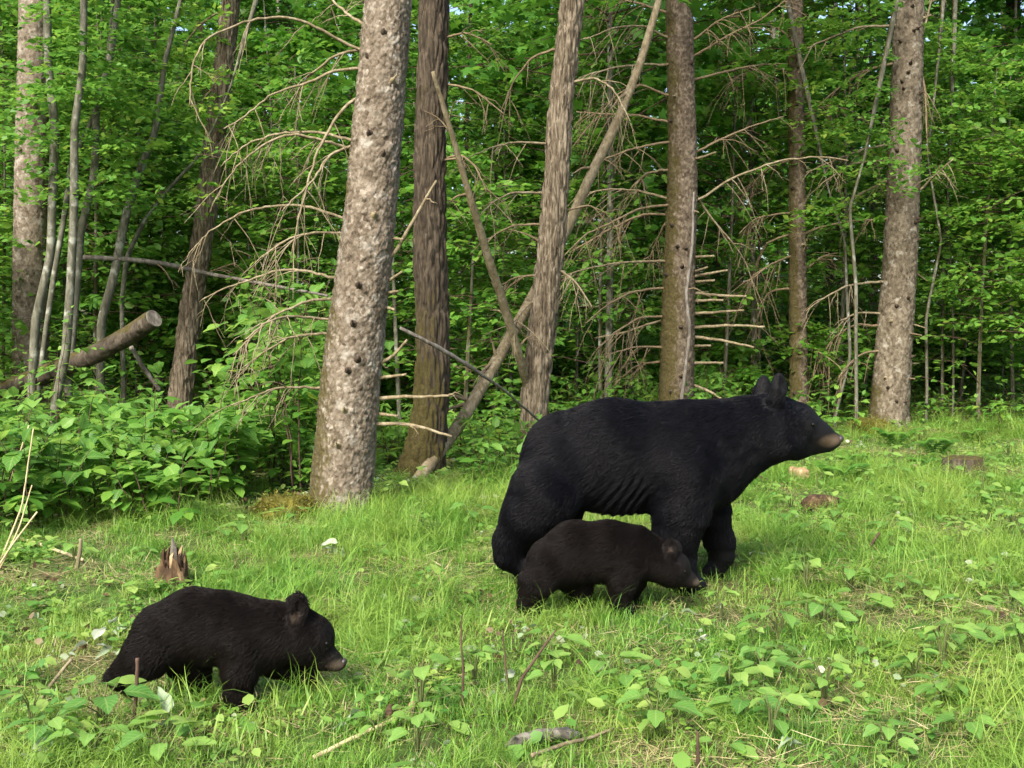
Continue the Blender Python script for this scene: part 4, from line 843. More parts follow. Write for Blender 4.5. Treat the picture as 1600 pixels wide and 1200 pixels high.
def mum_folds(V, Y0):
    k = FPX / Y0; px = 800 + V[:, 0] * k; py = 515 - (V[:, 2] - CAMH) * k; near = V[:, 1] < Y0
    m = np.clip(1 - np.abs(px - 985) / 75, 0, 1) * np.clip((py - 715) / 40, 0, 1) * np.clip((830 - py) / 30, 0, 1) * near
    s = np.sin((px + 0.35 * (py - 760) + 10 * np.sin(py * .05)) * 0.36 + 2 * np.sin(px * .045)); V = V.copy(); V[:, 1] -= 0.0055 * m * s
    m2 = np.clip(1 - np.hypot((px - 1075) / 75, (py - 740) / 70), 0, 1) * near; V[:, 1] -= 0.022 * m2 ** 1.2   # shoulder muscle
    m3 = np.clip(1 - np.hypot((px - 862) / 50, (py - 770) / 60), 0, 1) * near; V[:, 1] -= 0.014 * m3
    V[:, 1] += 0.012 * (fbm(V * 9, 2, 6) - 0.5) * near
    return V
tanY = at(1292, 687, Y)
EYE = [at(1267, 662, Y - 0.066), at(1262, 662, Y + 0.066)]
BK_SKIN = skin_mat('black_bear_skin', (0.002, 0.002, 0.0025), (0.16, 0.115, 0.075)); BK_FUR = fur_mat('black_fur', (0.001, 0.001, 0.0016), (0.0024, 0.0024, 0.0043), (0.17, 0.12, 0.075), 0.5)
BR_SKIN = skin_mat('dark_brown_skin', (0.003, 0.002, 0.0017), (0.08, 0.06, 0.045)); BR_FUR = fur_mat('dark_brown_fur', (0.0017, 0.0011, 0.0008), (0.0055, 0.0034, 0.0024), (0.085, 0.062, 0.045), 0.55)
paw = at(1097, 900, f_)
bear_object('large black mother bear with tan muzzle striding with one forepaw lifted', 'black_bear', mum, 0.0085, Y,
            dict(n=170000, flow=mum_flow, lift=0.28, rad=0.0011, clump=26), BK_SKIN, BK_FUR, [(tanY, (0.078, 0.11, 0.038), 0.8)],
            [(EYE[0], 0.0085), (EYE[1], 0.0085)], (at(1312, 686, Y), 0.021, 0.024, 0.020), [(at(1096, 900 + e, f_ + d), at(1088, 897 + e * 1.4, f_ + d)) for d, e in ((-.05, -2), (-.02, 3), (.02, 5), (.05, 2))], 1, mum_folds)

# --- the cub nosing the ground in front of her
Y = 4.62; n_, f_ = Y - 0.06, Y + 0.06
cub = chain([(868, 876, Y, 38), (900, 862, Y, 43), (955, 862, Y, 44), (992, 862, Y, 36), (1020, 872, Y, 29), (1042, 884, Y, 27)], 0.04, 1.1)
cub += chain([(1044, 884, Y, 27), (1054, 886, Y, 25)], 0.02, 1.0) + chain([(1064, 896, Y, 15), (1078, 905, Y, 10), (1087, 911, Y, 7)], 0.018, 1.0) + chain([(1050, 900, Y, 17), (1080, 911, Y, 7)], 0.02)
cub += chain([(858, 884, n_ + .02, 32), (840, 908, n_, 24), (832, 928, n_, 18), (826, 940, n_, 15)], 0.03) + chain([(822, 944, n_, 12), (842, 948, n_, 9)], 0.02)
cub += chain([(880, 885, f_ - .02, 32), (902, 910, f_, 22), (907, 930, f_, 16), (906, 944, f_, 13)], 0.03) + chain([(906, 946, f_, 12), (922, 949, f_, 9)], 0.02)
cub += chain([(984, 880, n_ + .02, 30), (974, 905, n_, 20), (970, 928, n_, 15), (968, 944, n_, 13)], 0.03) + chain([(968, 946, n_, 12), (984, 950, n_, 9)], 0.02)
cub += chain([(995, 880, f_ - .02, 28), (990, 905, f_, 17), (982, 925, f_, 13), (978, 940, f_, 11)], 0.03) + chain([(978, 941, f_, 10), (994, 944, f_, 8)], 0.02)
for px, py, s in ((1049, 854, -1), (1056, 856, 1)):
    c = at(px, py, Y + s * 0.052)
    cub += [('cone', (px - 2, py + 14, Y + s * .048, 9), (px, py + 4, Y + s * .052, 9), 0.015, 1.1), ('ball', c, (0.025, 0.016, 0.036), 0.012), ('cut', c + np.array((0.006, s * 0.016, 0.004)), (0.017, 0.013, 0.026), 0.006)]
def cub_flow_for(Y, hx, gy):
    def f(P):
        k = FPX / Y; px = 800 + P[:, 0] * k; py = 515 - (P[:, 2] - CAMH) * k
        fl = np.stack([-np.ones(len(P)), np.zeros(len(P)), np.full(len(P), -0.5)], 1); leg = np.clip((py - gy) / 20, 0, 1); fl[:, 2] -= 1.5 * leg; fl[:, 0] *= 1 - 0.7 * leg
        L = np.interp(px, [hx[0] - 60, hx[0], hx[1], hx[2]], [0.034, 0.028, 0.016, 0.004]); L = np.where(py > gy + 10, np.minimum(L, 0.02), L); return fl, L
    return f
bear_object('small dark brown bear cub sniffing the ground in front of the big bear', 'bear_cub', cub, 0.005, Y, dict(n=80000, flow=cub_flow_for(Y, (1010, 1050, 1088), 905), lift=0.55, rad=0.0008, clump=45), BR_SKIN, BR_FUR,
            [(at(1086, 908, Y), (0.03, 0.04, 0.022), 0.5), (at(1049, 858, Y - 0.066), (0.014, 0.02, 0.02), 0.8)], [(at(1069, 891, Y - 0.04), 0.0052), (at(1069, 891, Y + 0.04), 0.0052)], (at(1089, 908, Y), 0.010, 0.012, 0.010), [], 2)

# --- the cub walking on its own
Y = 3.46; n_, f_ = Y - 0.055, Y + 0.055
cub2 = chain([(262, 990, Y, 48), (305, 976, Y, 50), (352, 982, Y, 50), (395, 990, Y, 47), (435, 990, Y, 42), (470, 992, Y, 38)], 0.04, 1.1)
cub2 += [('cone', (385, 1005, Y, 40), (410, 1012, Y, 34), 0.03, 1.0)]
cub2 += chain([(474, 992, Y, 38), (489, 995, Y, 34)], 0.02, 1.0) + chain([(502, 1017, Y, 19), (518, 1029, Y, 13), (533, 1037, Y, 8.5)], 0.022, 1.0) + chain([(484, 1014, Y, 27), (502, 1031, Y, 13), (526, 1043, Y, 6)], 0.018, 1.0)
cub2 += chain([(252, 1000, n_ + .02, 42), (232, 1020, n_, 32), (208, 1042, n_ + .01, 22), (188, 1056, n_ + .02, 16)], 0.03) + chain([(186, 1058, n_ + .02, 14), (205, 1074, n_ + .01, 11)], 0.02)
cub2 += chain([(285, 1005, f_ - .02, 40), (296, 1038, f_, 27), (307, 1066, f_, 18), (311, 1088, f_, 15)], 0.03) + chain([(311, 1090, f_, 14), (330, 1096, f_, 10)], 0.02)
cub2 += chain([(385, 1010, n_ + .02, 40), (377, 1046, n_, 24), (372, 1080, n_, 18), (370, 1100, n_, 16)], 0.025) + chain([(370, 1102, n_, 15), (388, 1107, n_, 11)], 0.02)
cub2 += chain([(405, 1010, f_ - .02, 34), (428, 1030, f_, 22), (462, 1046, f_, 17), (482, 1056, f_, 13)], 0.03)
cub2 += toes([((480, 1055, f_ + d, 6), (492, 1059 + e, f_ + d, 4.5)) for d, e in ((-.022, 0), (0, 2), (.022, 0))], 0.008)
for px, py, s in ((468, 945, -1), (462, 948, 1)):
    c = at(px, py, Y + s * 0.055)
    cub2 += [('cone', (px - 2, py + 20, Y + s * .05, 13), (px, py + 6, Y + s * .055, 13), 0.015, 1.1), ('ball', c, (0.028, 0.017, 0.040), 0.012), ('cut', c + np.array((0.008, s * 0.017, 0.0)), (0.018, 0.014, 0.028), 0.006)]
bear_object('dark bear cub walking alone past the rotten stump with its head low', 'bear_cub', cub2, 0.005, Y, dict(n=90000, flow=cub_flow_for(Y, (430, 490, 535), 1045), lift=0.55, rad=0.0008, clump=45), BR_SKIN, BR_FUR,
            [(at(526, 1036, Y), (0.035, 0.05, 0.024), 0.5), (at(466, 962, Y - 0.066), (0.016, 0.02, 0.02), 0.8)], [(at(511, 1004, Y - 0.046), 0.0058), (at(511, 1004, Y + 0.046), 0.0058)], (at(537, 1034, Y), 0.012, 0.014, 0.012), [], 3)

# ------------------------------------------------------------------ grass: tufts scattered over the clearing
def tuft(seed, n, h, spread, bend, width, mat, flat=0.0):
    rg = np.random.default_rng(seed); g = Geo(); K = 5
    for k in range(n):
        az = rg.uniform(0, 6.28); b = np.array([*(rg.normal(0, spread, 2)), 0]); l = h * rg.uniform(0.5, 1.15); be = bend * rg.uniform(0.4, 1.5); d = np.array([math.cos(az), math.sin(az), 0]); s = np.array([-d[1], d[0], 0])
        t = np.linspace(0, 1, K); th = (0.1 + flat) + be * t; dz = np.cos(th); dr = np.sin(th)
        z = np.concatenate([[0], np.cumsum((dz[1:] + dz[:-1]) / 2 / (K - 1))]) * l; r = np.concatenate([[0], np.cumsum((dr[1:] + dr[:-1]) / 2 / (K - 1))]) * l
        C = b + np.outer(r, d); C[:, 2] = np.maximum(z, 0.004 + 0.01 * rg.random()) if flat > 0.5 else z
        w = width * rg.uniform(0.6, 1.2) * np.array([0.8, 1, 0.9, 0.6, 0.08]); tw = rg.normal(0, 0.5); sv = s * math.cos(tw) + np.array([0, 0, 1]) * math.sin(tw) * 0.4
        V = np.concatenate([C + sv * w[:, None] / 2, C - sv * w[:, None] / 2]); i = np.arange(K - 1)
        g.add(V, np.stack([i, i + 1, i + K + 1, i + K], 1), rg.random())
    return bpy.data.objects.new('tuft', g.mesh('tuft', M[mat]))
def scatter(name, objs, P, rot, scl, idx, label, cat):
    coll = bpy.data.collections.new(name + '_tufts')
    for o in objs: coll.objects.link(o)
    me = bpy.data.meshes.new(name); me.vertices.add(len(P)); me.vertices.foreach_set('co', P.astype(np.float32).ravel())
    for nm, ty, k, v in (('rot', 'FLOAT_VECTOR', 'vector', rot), ('scl', 'FLOAT', 'value', scl), ('idx', 'INT', 'value', idx)):
        a = me.attributes.new(nm, ty, 'POINT'); a.data.foreach_set(k, np.asarray(v).astype(np.int32 if ty == 'INT' else np.float32).ravel())
    ng = bpy.data.node_groups.new(name, 'GeometryNodeTree'); ng.interface.new_socket('Geometry', in_out='INPUT', socket_type='NodeSocketGeometry'); ng.interface.new_socket('Geometry', in_out='OUTPUT', socket_type='NodeSocketGeometry')
    N = ng.nodes; gi = N.new('NodeGroupInput'); go = N.new('NodeGroupOutput'); ci = N.new('GeometryNodeCollectionInfo'); ip = N.new('GeometryNodeInstanceOnPoints')
    ci.inputs['Collection'].default_value = coll; ci.inputs['Separate Children'].default_value = True; ci.inputs['Reset Children'].default_value = True; ip.inputs['Pick Instance'].default_value = True
    L = ng.links; L.new(gi.outputs[0], ip.inputs['Points']); L.new(ci.outputs[0], ip.inputs['Instance'])
    for nm, ty, sock in (('rot', 'FLOAT_VECTOR', 'Rotation'), ('scl', 'FLOAT', 'Scale'), ('idx', 'INT', 'Instance Index')):
        a = N.new('GeometryNodeInputNamedAttribute'); a.data_type = ty; a.inputs['Name'].default_value = nm; L.new(a.outputs['Attribute'], ip.inputs[sock])
    L.new(ip.outputs[0], go.inputs[0])
    o = link(name, me); m = o.modifiers.new('scatter', 'NODES'); m.node_group = ng
    return tag(o, label, cat, kind='stuff')
TUFTS = [tuft(1, 28, 0.052, 0.05, 1.3, 0.0034, 'grass'), tuft(2, 28, 0.085, 0.05, 1.5, 0.0031, 'grass'), tuft(3, 40, 0.15, 0.03, 2.2, 0.0026, 'grass'), tuft(4, 48, 0.22, 0.035, 2.4, 0.0023, 'grass'),
         tuft(5, 18, 0.085, 0.04, 1.0, 0.0045, 'grass'), tuft(6, 30, 0.045, 0.06, 1.7, 0.0030, 'grass'), tuft(7, 16, 0.15, 0.07, 0.5, 0.0026, 'thatch', 1.35), tuft(8, 14, 0.08, 0.06, 0.8, 0.0033, 'thatch', 1.2)]
def build_grass():
    rg = np.random.default_rng(33); A = []
    for y0, y1, den in ((2.2, 4.2, 400), (4.2, 6.2, 260), (6.2, 9.0, 150), (9.0, 13.0, 75), (13.0, 21.0, 34)):
        w = 0.5 * y1 + 1.3; n = int((y1 - y0) * 2 * w * den); x = rg.uniform(-w, w, n); y = rg.uniform(y0, y1, n); A.append(np.stack([x, y], 1)[np.abs(x) < 0.5 * y + 1.3])
    A = np.concatenate(A); x, y = A[:, 0], A[:, 1]; q = np.stack([x, y, x * 0], 1)
    # thick wood floor on the left and far side carries little grass
    edge = np.interp(x, [-6, -2.6, -1.2, 0.4, 2.5, 5, 9], [6.9, 7.0, 7.4, 9.4, 14.5, 17, 22]); k = rg.random(len(x)) < np.clip((edge - y) / 0.8 + 0.5, 0.0, 1)
    A = A[k]; x, y, q = x[k], y[k], q[k]; n = len(A)
    m = fbm(q * 1.1, 2, 12); m2 = fbm(q * 2.3, 2, 40); r = rg.random(n)
    idx = np.where(r < 0.34, 0, np.where(r < 0.62, 5, np.where(r < 0.86, 1, 4)))
    idx = np.where((m > 0.47) & (rg.random(n) < 0.45), 2, idx); idx = np.where((m > 0.58) & (rg.random(n) < 0.45), 3, idx)
    bare = (m2 < 0.46); idx = np.where(bare & (rg.random(n) < 0.5), 6, idx); idx = np.where(bare & (rg.random(n) < 0.3), 7, idx); idx = np.where(rg.random(n) < 0.17, 6, idx)
    P = np.stack([x, y, ground_z(x, y) - 0.004], 1)
    rot = np.stack([rg.normal(0, 0.16, n), rg.normal(0, 0.16, n), rg.uniform(0, 6.28, n)], 1)
    scl = rg.uniform(0.7, 1.25, n) * (0.8 + 0.5 * m) * np.where(y > 9, 1.15, 1)
    # long leaning clumps
    cc = np.array(spots_in(120, (-60, 1660), 2.7, 9.5, rg, 0.25)); m_ = rg.integers(4, 10, len(cc)); C = np.repeat(cc, m_, 0); k2 = len(C); C = C + rg.normal(0, 0.05, C.shape); az = np.repeat(rg.uniform(0, 6.28, len(cc)), m_)
    P = np.concatenate([P, np.stack([C[:, 0], C[:, 1], ground_z(C[:, 0], C[:, 1])], 1)]); lean = np.repeat(rg.uniform(0.1, 0.6, len(cc)), m_)
    rot = np.concatenate([rot, np.stack([lean * np.cos(az) + rg.normal(0, .1, k2), lean * np.sin(az) + rg.normal(0, .1, k2), rg.uniform(0, 6.28, k2)], 1)])
    scl = np.concatenate([scl, np.repeat(rg.uniform(0.7, 1.25, len(cc)), m_) * rg.uniform(0.8, 1.15, k2)]); idx = np.concatenate([idx, np.where(rg.random(k2) < 0.6, 3, 2)])
    print('tufts', n)
    scatter('meadow_grass', TUFTS, P, rot, scl, idx, 'bright green uncut grass covering the clearing around the bears', 'grass')
build_grass()
def leaf_tuft(seed, n, R, h, ll, mat, tilt, tpl=OVATE):
    rg = np.random.default_rng(seed); g = Geo(); az = rg.uniform(0, 6.28, n); r = R * np.sqrt(rg.random(n)); P = np.stack([r * np.cos(az), r * np.sin(az), h * rg.uniform(0.3, 1.1, n)], 1)
    a2 = rg.uniform(0, 6.28, n); D = np.stack([np.cos(a2), np.sin(a2), rg.normal(-0.1, 0.3, n)], 1); place_leaves(g, P, D, np.array([0, 0, 1.]) + rg.normal(0, tilt, (n, 3)), ll * rg.uniform(0.6, 1.3, n), np.full(n, 1.2), rg.random(n), tpl)
    return bpy.data.objects.new('tuft', g.mesh('tuft', M[mat]))
def build_cover():
    rg = np.random.default_rng(35); A = []
    for y0, y1, den in ((2.2, 4.2, 70), (4.2, 6.2, 55), (6.2, 9.0, 38), (9.0, 15.0, 16)):
        w = 0.5 * y1 + 1.3; n = int((y1 - y0) * 2 * w * den); x = rg.uniform(-w, w, n); y = rg.uniform(y0, y1, n); A.append(np.stack([x, y], 1)[np.abs(x) < 0.5 * y + 1.3])
    A = np.concatenate(A); q = np.stack([A[:, 0], A[:, 1], A[:, 0] * 0], 1); m = fbm(q * 1.4, 2, 77) + np.clip(A[:, 0] * 0.02, -0.05, 0.06); k = rg.random(len(A)) < np.clip((m - 0.40) * 5, 0.08, 1); A = A[k]; n = len(A)
    idx = rg.choice(5, n, p=(0.34, 0.25, 0.18, 0.15, 0.08))
    scatter('ground_cover', [leaf_tuft(1, 16, 0.09, 0.045, 0.032, 'herb_leaf', 0.35), leaf_tuft(2, 9, 0.09, 0.06, 0.05, 'herb_leaf', 0.35), leaf_tuft(3, 22, 0.10, 0.035, 0.022, 'grass', 0.4), leaf_tuft(4, 8, 0.10, 0.022, 0.027, 'brown_leaf', 0.8), leaf_tuft(5, 5, 0.09, 0.04, 0.03, 'pale_leaf', 0.8)],
            np.stack([A[:, 0], A[:, 1], ground_z(A[:, 0], A[:, 1])], 1), np.stack([rg.normal(0, .15, n), rg.normal(0, .15, n), rg.uniform(0, 6.28, n)], 1), rg.uniform(0.7, 1.35, n), idx, 'small weeds, dry leaves and creeping leaves among the grass', 'weeds')
build_cover()

# small broad-leaved herbs standing in the grass
def herb(seed, n, ll, h, label, group):
    rg = np.random.default_rng(seed); root = thing('broadleaf_herb', label, 'plant', group=group); st = Geo()
    for k in range(n):
        az = k * 2.4 + rg.normal(0, 0.3); l = ll * rg.uniform(0.7, 1.15); hh = h * rg.uniform(0.5, 1.1); r = 0.5 * l
        p = np.array([math.cos(az) * r, math.sin(az) * r, hh]); st.add(*tube([(0, 0, 0), p * (0.4, 0.4, 0.75), p], [0.0022, 0.0018, 0.0012], 5))
        leaf_obj(root, 'herb_leaf', rg, p, (math.cos(az), math.sin(az), -0.15 + 0.3 * rg.random()), np.array([0, 0, 1.]) + rg.normal(0, 0.22, 3), l)
    link('stem', st.mesh('stem', M['green_stem']), root); return root
rh = np.random.default_rng(44)
HL = 'low plant with a few broad ovate leaves growing in the grass'; HG = 'broad-leaved plants in the grass'
PH = [herb(s, n, l, h, HL, HG) for s, n, l, h in ((1, 5, 0.055, 0.07), (2, 7, 0.065, 0.09), (3, 4, 0.075, 0.06), (4, 8, 0.048, 0.11))]
hp = spots_in(44, (1120, 1640), 3.0, 5.0, rh, 0.14) + spots_in(80, (1180, 1640), 5.2, 9.5, rh, 0.16) + spots_in(20, (560, 1200), 2.95, 3.9, rh, 0.16, lambda x, y: not (-0.12 < x < 0.3 and y < 3.35)) + spots_in(12, (0, 520), 5.4, 6.7, rh, 0.2) + spots_in(7, (0, 300), 2.9, 3.2, rh, 0.15) + spots_in(12, (560, 780), 5.5, 7.6, rh, 0.2) + spots_in(20, (1150, 1640), 9.5, 13, rh, 0.25)
scatter_copies(PH, hp, rh, (0.7, 1.6), lambda i, x, y: ('five-leaved', 'seven-leaved', 'four-leaved', 'eight-leaved')[i] + ' low herb ' + near_name(x, y))

# ferns by the bear's muzzle and at the wood edge
def fern(seed, n, L, label, group):
    rg = np.random.default_rng(seed); root = thing('fern', label, 'fern', group=group)
    for k in range(n):
        az = k * 6.28 / n + rg.normal(0, 0.25); g = Geo(); q = np.linspace(0, 1, 16); l = L * rg.uniform(0.75, 1.1); d = np.array([math.cos(az), math.sin(az), 0]); s = np.array([-d[1], d[0], 0])
        A = np.outer(q * l * 0.55, d); A[:, 2] = l * (1.15 * q - 0.75 * q ** 2); g.add(*tube(A, np.linspace(0.0025, 0.0008, 16), 4))
        i = np.arange(2, 16); W = l * 0.26 * np.sin(np.pi * (0.12 + 0.88 * q[i])) ** 0.8
        for sg in (-1, 1):
            place_leaves(g, A[i], np.tile(s * sg, (len(i), 1)) + d * 0.35 + np.array([0, 0, -0.1]), np.tile((0, 0, 1.), (len(i), 1)) + d * 0.2, W + 0.005, np.full(len(i), 0.5), rg.random(len(i)), OVATE)
        link('frond', g.mesh('frond', M['fern_leaf']), root)
    return root
FP = [fern(1, 7, 0.42, 'green fern on the grass edge beyond the big bear\'s muzzle', 'ferns beyond the bear'), fern(2, 6, 0.36, 'green fern on the grass edge beyond the big bear\'s muzzle', 'ferns beyond the bear')]
scatter_copies(FP, [tuple(gp(px, py)[:2]) for px, py in ((1318, 760), (1300, 745), (1335, 735), (1440, 735), (1460, 715), (1560, 640), (1400, 700), (1520, 690))], rh, (0.8, 1.15))

# ------------------------------------------------------------------ stumps, wood pieces, sticks, fallen leaves
def stump(name, label, px, py, wpx, hpx, mat, jag, seed, spike=0.0):
    p = gp(px, py); k = p[1] / FPX; r = wpx * 0.5 * k; h = hpx * k; n = 40; m = 14; a = np.arange(n) * 2 * math.pi / n; rg = np.random.default_rng(seed)
    prof = 1 + 0.12 * np.sin(3 * a + seed) + 0.07 * np.sin(7 * a)
    top = h * (1 - jag * np.clip(fbm(np.stack([np.cos(a) * 2.2, np.sin(a) * 2.2, a * 0 + seed], 1), 3, seed) * 1.3 - 0.2, 0, 1)); V = []
    for j in range(m):
        t = j / (m - 1); rr_ = r * prof * (1.15 - 0.2 * t) * (1 + 0.10 * (fbm(np.stack([np.cos(a) * 6, np.sin(a) * 6, a * 0 + t * 2], 1), 2, seed) - 0.5)); V.append(np.stack([rr_ * np.cos(a), rr_ * np.sin(a), -0.03 + (top + 0.03) * t], 1))
    for t, dz in ((0.86, 0.0), (0.7, -0.12), (0.35, -0.25), (0.05, -0.3)):
        rr_ = r * prof * 0.95 * t; V.append(np.stack([rr_ * np.cos(a), rr_ * np.sin(a), top * t + (1 - t) * top.mean() + dz * h * jag + 0.15 * jag * h * rg.normal(0, 1, n)], 1))
    M_ = len(V); V = np.concatenate(V); i = np.arange(M_ - 1)[:, None] * n; j = np.arange(n)[None]; F = np.stack([i + j, i + (j + 1) % n, i + n + (j + 1) % n, i + n + j], -1).reshape(-1, 4)
    root = thing(name, label, 'stump', p); link('trunk_stub', Geo().add(V, F).mesh('trunk_stub', M[mat], (0, 0, 0), jag < 0.3), root)
    for q in range(int(10 * jag)):                   # splinters left standing
        az = rg.uniform(0, 6.28); b = np.array([math.cos(az), math.sin(az), 0]) * r * rg.uniform(0.3, 0.85); l = h * rg.uniform(0.15, 0.35)
        link('splinter', Geo().add(*tube([b + (0, 0, h * 0.5), b + (0, 0, h * 0.75 + l * 0.4), b + (0.01, 0, h * 0.75 + l)], [0.014, 0.011, 0.003], 5, cap=True)).mesh('splinter', M['pale_wood' if q % 2 else 'rotten'], (0, 0, 0), False), root)
    if spike: link('splinter', Geo().add(*tube([(0, 0.02, h * 0.4), (0.0, 0.02, h), (-0.004, 0.02, h + spike)], [0.02, 0.015, 0.004], 6, cap=True)).mesh('splinter', M['grey_wood'], (0, 0, 0), False), root)
    return root
stump('rotten_stump', 'small crumbling brown stump with splintered top behind the lone cub', 270, 912, 46, 56, 'rotten', 0.75, 3, 0.045)
stump('cut_stump', 'old flat-topped grey stump in the herbs beyond the grass', 1505, 742, 56, 30, 'old_log', 0.12, 5)
def lump(name, label, cat, px, py, size, mat, seed, rz=0, rough=0.25):
    p = gp(px, py); u = np.linspace(0, math.pi, 15); a = np.arange(22) * 2 * math.pi / 22; U, A_ = np.meshgrid(u, a, indexing='ij')
    V = np.stack([np.cos(U), np.sin(U) * np.cos(A_), np.sin(U) * np.sin(A_)], -1).reshape(-1, 3); V = np.sign(V) * np.abs(V) ** np.array([0.8, 0.9, 0.9])
    V = V * (1 + rough * (fbm(V * 2.2 + seed, 3, seed) - 0.5)[:, None] * 2) * np.asarray(size); i = np.arange(14)[:, None] * 22; j = np.arange(22)[None]
    F = np.stack([i + j, i + 22 + j, i + 22 + (j + 1) % 22, i + (j + 1) % 22], -1).reshape(-1, 4)
    if mat != 'moss': return tag(link(name, Geo().add(V, F).mesh(name, M[mat]), None, (p[0], p[1], p[2] + size[2] * 0.9), (0, 0, rz)), label, cat)
    root = thing(name, label, cat, (p[0], p[1], p[2] + size[2] * 0.3), rz); link('cushion', Geo().add(V, F).mesh('cushion', M[mat]), root); rg = np.random.default_rng(seed)
    k = rg.integers(0, len(V), 5200); N = V[k] / np.linalg.norm(V[k], axis=1)[:, None]; up = V[k, 2] > -0.3 * size[2]; k = k[up]; N = N[up]; n = len(k); g = Geo()
    place_leaves(g, V[k] + rg.normal(0, 0.012, (n, 3)), N + rg.normal(0, 0.6, (n, 3)), rg.normal(0, 1, (n, 3)), rg.uniform(0.012, 0.03, n), np.full(n, 0.5), rg.random(n), SIMPLE)
    tag(link('moss_fronds', g.mesh('moss_fronds', M['moss_leaf']), root), kind='stuff'); return root
lump('rotten_log_piece', 'short rotten brown log piece lying in the grass ahead of the big bear', 'log', 1282, 800, (0.135, 0.055, 0.062), 'rotten', 3, 0.35, 0.22)
lump('broken_wood', 'pale broken wood chunk in the grass below the big bear\'s chin', 'wood', 1246, 750, (0.085, 0.03, 0.055), 'pale_wood', 5, -0.5, 0.4)
lump('moss_mound', 'yellow-green moss mound at the foot of the thickest spruce', 'moss', 446, 805, (0.17, 0.2, 0.10), 'moss', 7, 0.2, 0.55)
lump('moss_mound', 'small mossy hump at the foot of the buff trunk', 'moss', 1362, 674, (0.2, 0.2, 0.10), 'moss', 8, 0.2, 0.5)
def stick(name, label, rows, mat, cat='stick', group=None, sides=7):
    """rows: px, py, height above the ground (m), width px"""
    P = []
    for px, py, up, w in rows:
        g_ = gp(px, py) if up <= 0.03 else None
        if g_ is None:
            Yb = P[-1][1] if P else 3.3; q = at(px, py, Yb); P.append([q[0], q[1], q[2], w * .5 / FPX * Yb])
        else: P.append([g_[0], g_[1], g_[2] + up, w * .5 / FPX * g_[1]])
    Q = smooth_path(P, 8 * len(rows), 2); V, F, _ = tube(Q[:, :3], Q[:, 3], sides, cap=True); V += (fbm(V * 40, 2, 3)[:, None] - .5) * (0.003 if sides < 10 else 0.014); o = Q[0, :3].copy()
    return tag(link(name, Geo().add(V, F).mesh(name, M[mat], o), None, o), label, cat, group)
stick('broken_branch', 'thick grey broken branch lying in the front grass', [(790, 1176, .015, 9), (806, 1172, .024, 18), (850, 1165, .03, 21), (893, 1161, .028, 18), (908, 1158, .02, 9)], 'grey_wood', sides=14)
stick('fallen_twig', 'forked brown twig rising out of the front grass above the grey broken branch', [(735, 1130, .02, 6), (800, 1122, .02, 6), (815, 1060, .1, 5), (850, 1010, .2, 4), (868, 985, .25, 3)], 'dark_stem')
stick('dead_stalk', 'dark upright bare stalk in front of the lone cub\'s hind leg', [(209, 1135, .02, 6), (213, 1080, .1, 6), (215, 1028, .2, 6)], 'dark_stem')
stick('dead_stalk', 'dark upright bare stalk at the very front of the grass', [(1090, 1215, .01, 6), (1091, 1180, .1, 6), (1090, 1142, .2, 4)], 'dark_stem')
stick('dead_stalk', 'thin dark branching stalk in the middle of the grass', [(722, 1115, .02, 5), (724, 1050, .1, 4), (720, 1000, .2, 3), (722, 960, .25, 2)], 'dark_stem')
stick('dead_stalk', 'thin dark stalk beside the forked brown twig', [(795, 1090, .02, 4), (790, 1040, .1, 3), (785, 985, .2, 2)], 'dark_stem')
stick('dead_stalk', 'pale green-brown stalk leaning in the herbs', [(1290, 1100, .02, 4), (1268, 1060, .1, 4), (1248, 1022, .15, 3)], 'green_stem')
stick('fallen_twig', 'slanting brown twig lying right of the grey broken branch', [(830, 1192, .02, 7), (880, 1180, .03, 7), (925, 1168, .03, 6), (958, 1155, .03, 5)], 'dead_wood')
stick('fallen_twig', 'pale stick lying on the grass below the lone cub\'s head', [(490, 1195, .02, 8), (560, 1160, .02, 7), (625, 1135, .03, 6)], 'straw')
stick('wood_splinter', 'upright pale splinter of wood near the lone cub\'s head', [(640, 1128, .02, 14), (645, 1115, .03, 14), (650, 1102, .05, 8)], 'pale_wood')
stick('wood_splinter', 'brown wood chip lying near the lone cub\'s head', [(606, 1135, .02, 16), (612, 1120, .03, 16), (614, 1108, .05, 9)], 'rotten')
stick('fallen_twig', 'brown twig sticking out of the grass left of the lone cub', [(65, 1100, .02, 6), (90, 1070, .03, 6), (112, 1030, .1, 5)], 'dead_wood')
stick('fallen_twig', 'dark thin twig in the herbs ahead of the lifted paw', [(1350, 870, .02, 5), (1362, 850, .08, 5), (1374, 832, .1, 4)], 'dark_stem')
stick('fallen_branch', 'bare pale branch arching out of the left thicket edge', [(0, 842, .03, 6), (60, 858, .03, 6), (130, 884, .03, 5)], 'straw')
stick('fallen_twig', 'short upright dead twig at the left thicket edge', [(120, 895, .02, 7), (125, 860, .1, 7), (126, 842, .15, 5)], 'dead_wood')
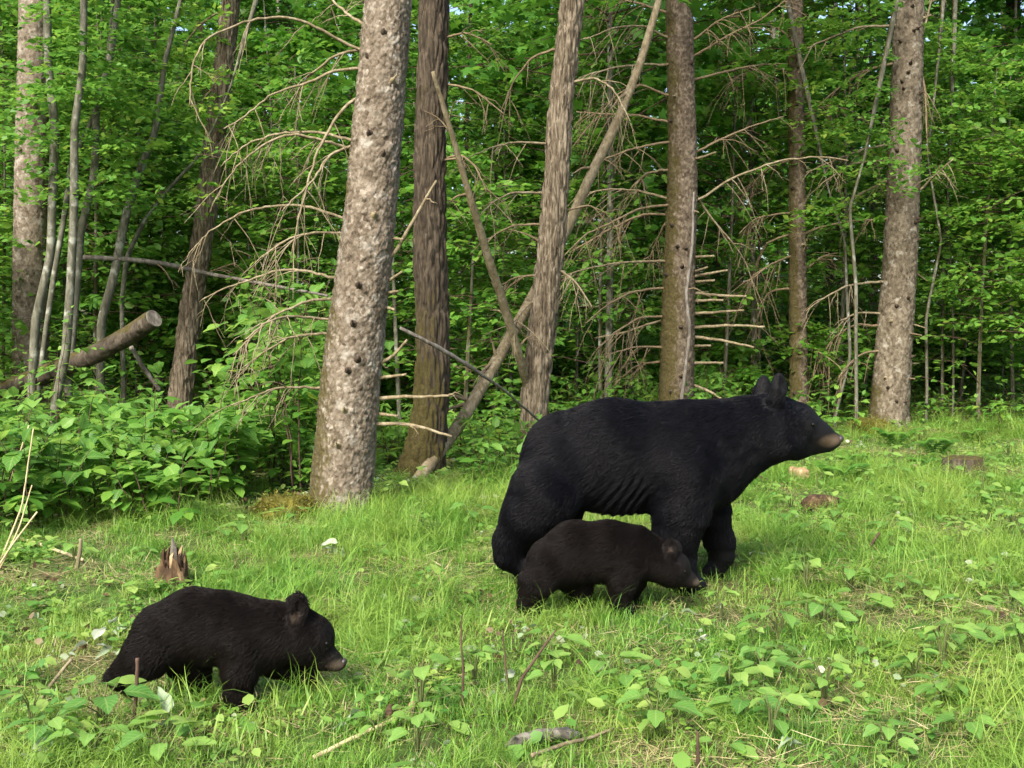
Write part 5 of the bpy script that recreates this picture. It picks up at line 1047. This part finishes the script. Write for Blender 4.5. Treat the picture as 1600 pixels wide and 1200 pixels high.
for k, rows in enumerate([[(-5, 830, .02, 3), (20, 740, .1, 3), (45, 665, .2, 2)], [(2, 880, .02, 4), (35, 790, .1, 3), (52, 670, .2, 2)], [(-8, 900, .02, 4), (20, 850, .1, 3), (58, 800, .2, 3)], [(-10, 800, .02, 4), (10, 730, .1, 4), (24, 690, .2, 3)], [(0, 895, .02, 4), (30, 825, .1, 3), (50, 758, .2, 2)]]):
    stick('dry_stem', 'dry straw-coloured reed stem leaning in front of the left thicket', rows, 'straw', 'reed', 'dry reed stems at the left thicket')
stick('fallen_branch', 'bare brown branch lying at the foot of the pale furrowed trunk', [(722, 772, .03, 6), (770, 758, .03, 6), (815, 742, .03, 5)], 'dead_wood')
for k in range(9):
    a = (1425 + k * 8, 655 - (k % 3) * 8); stick('brushwood_twig', 'brown twig in the brushwood heap right of the buff trunk', [(a[0], a[1], .03, 4), (a[0] + 25 - 9 * (k % 4), a[1] - 12, .03, 4), (a[0] + 50 - 16 * (k % 5), a[1] - 18 + 5 * (k % 3), .03, 3)], 'dead_twig', 'twig', 'brushwood twigs by the buff trunk')
rl = np.random.default_rng(8)
pl = [leaf_proto('pale_leaf', 90 + i, 4.0, 0.8) for i in range(4)]
WL = [(285, 1140, .10), (1205, 880, .075), (1190, 878, .06), (1215, 872, .05), (820, 985, .06), (830, 992, .05), (760, 1035, .09), (780, 1030, .06), (800, 1075, .07), (900, 1010, .06), (915, 1000, .05), (1075, 975, .07), (1060, 985, .05), (1040, 990, .06),
      (540, 862, .10), (525, 868, .08), (195, 990, .09), (165, 1020, .1), (185, 1030, .07), (110, 1185, .1), (560, 1145, .06), (1110, 1005, .07), (1130, 960, .05), (1250, 1180, .06), (1480, 1080, .06), (955, 1050, .06), (700, 1040, .07), (650, 990, .06), (1220, 915, .06), (1560, 895, .06), (1465, 850, .06)]
for px, py, s in WL:
    for e in range(3 if s > .065 else 2):
        p = gp(px + e * rl.uniform(-12, 12), py + e * 5); z = 0.03 + 0.02 * rl.random()
        tag(link('wilted_leaf', pl[int(rl.integers(4))], None, (p[0] - s * .4, p[1], p[2] + z), (rl.normal(0, .6), rl.normal(-.1, .45), rl.uniform(0, 6.28)), s * (0.85 - 0.15 * e)), 'pale wilted leaf on the grass ' + near_name(p[0], p[1]), 'leaf', 'pale wilted leaves on the grass')
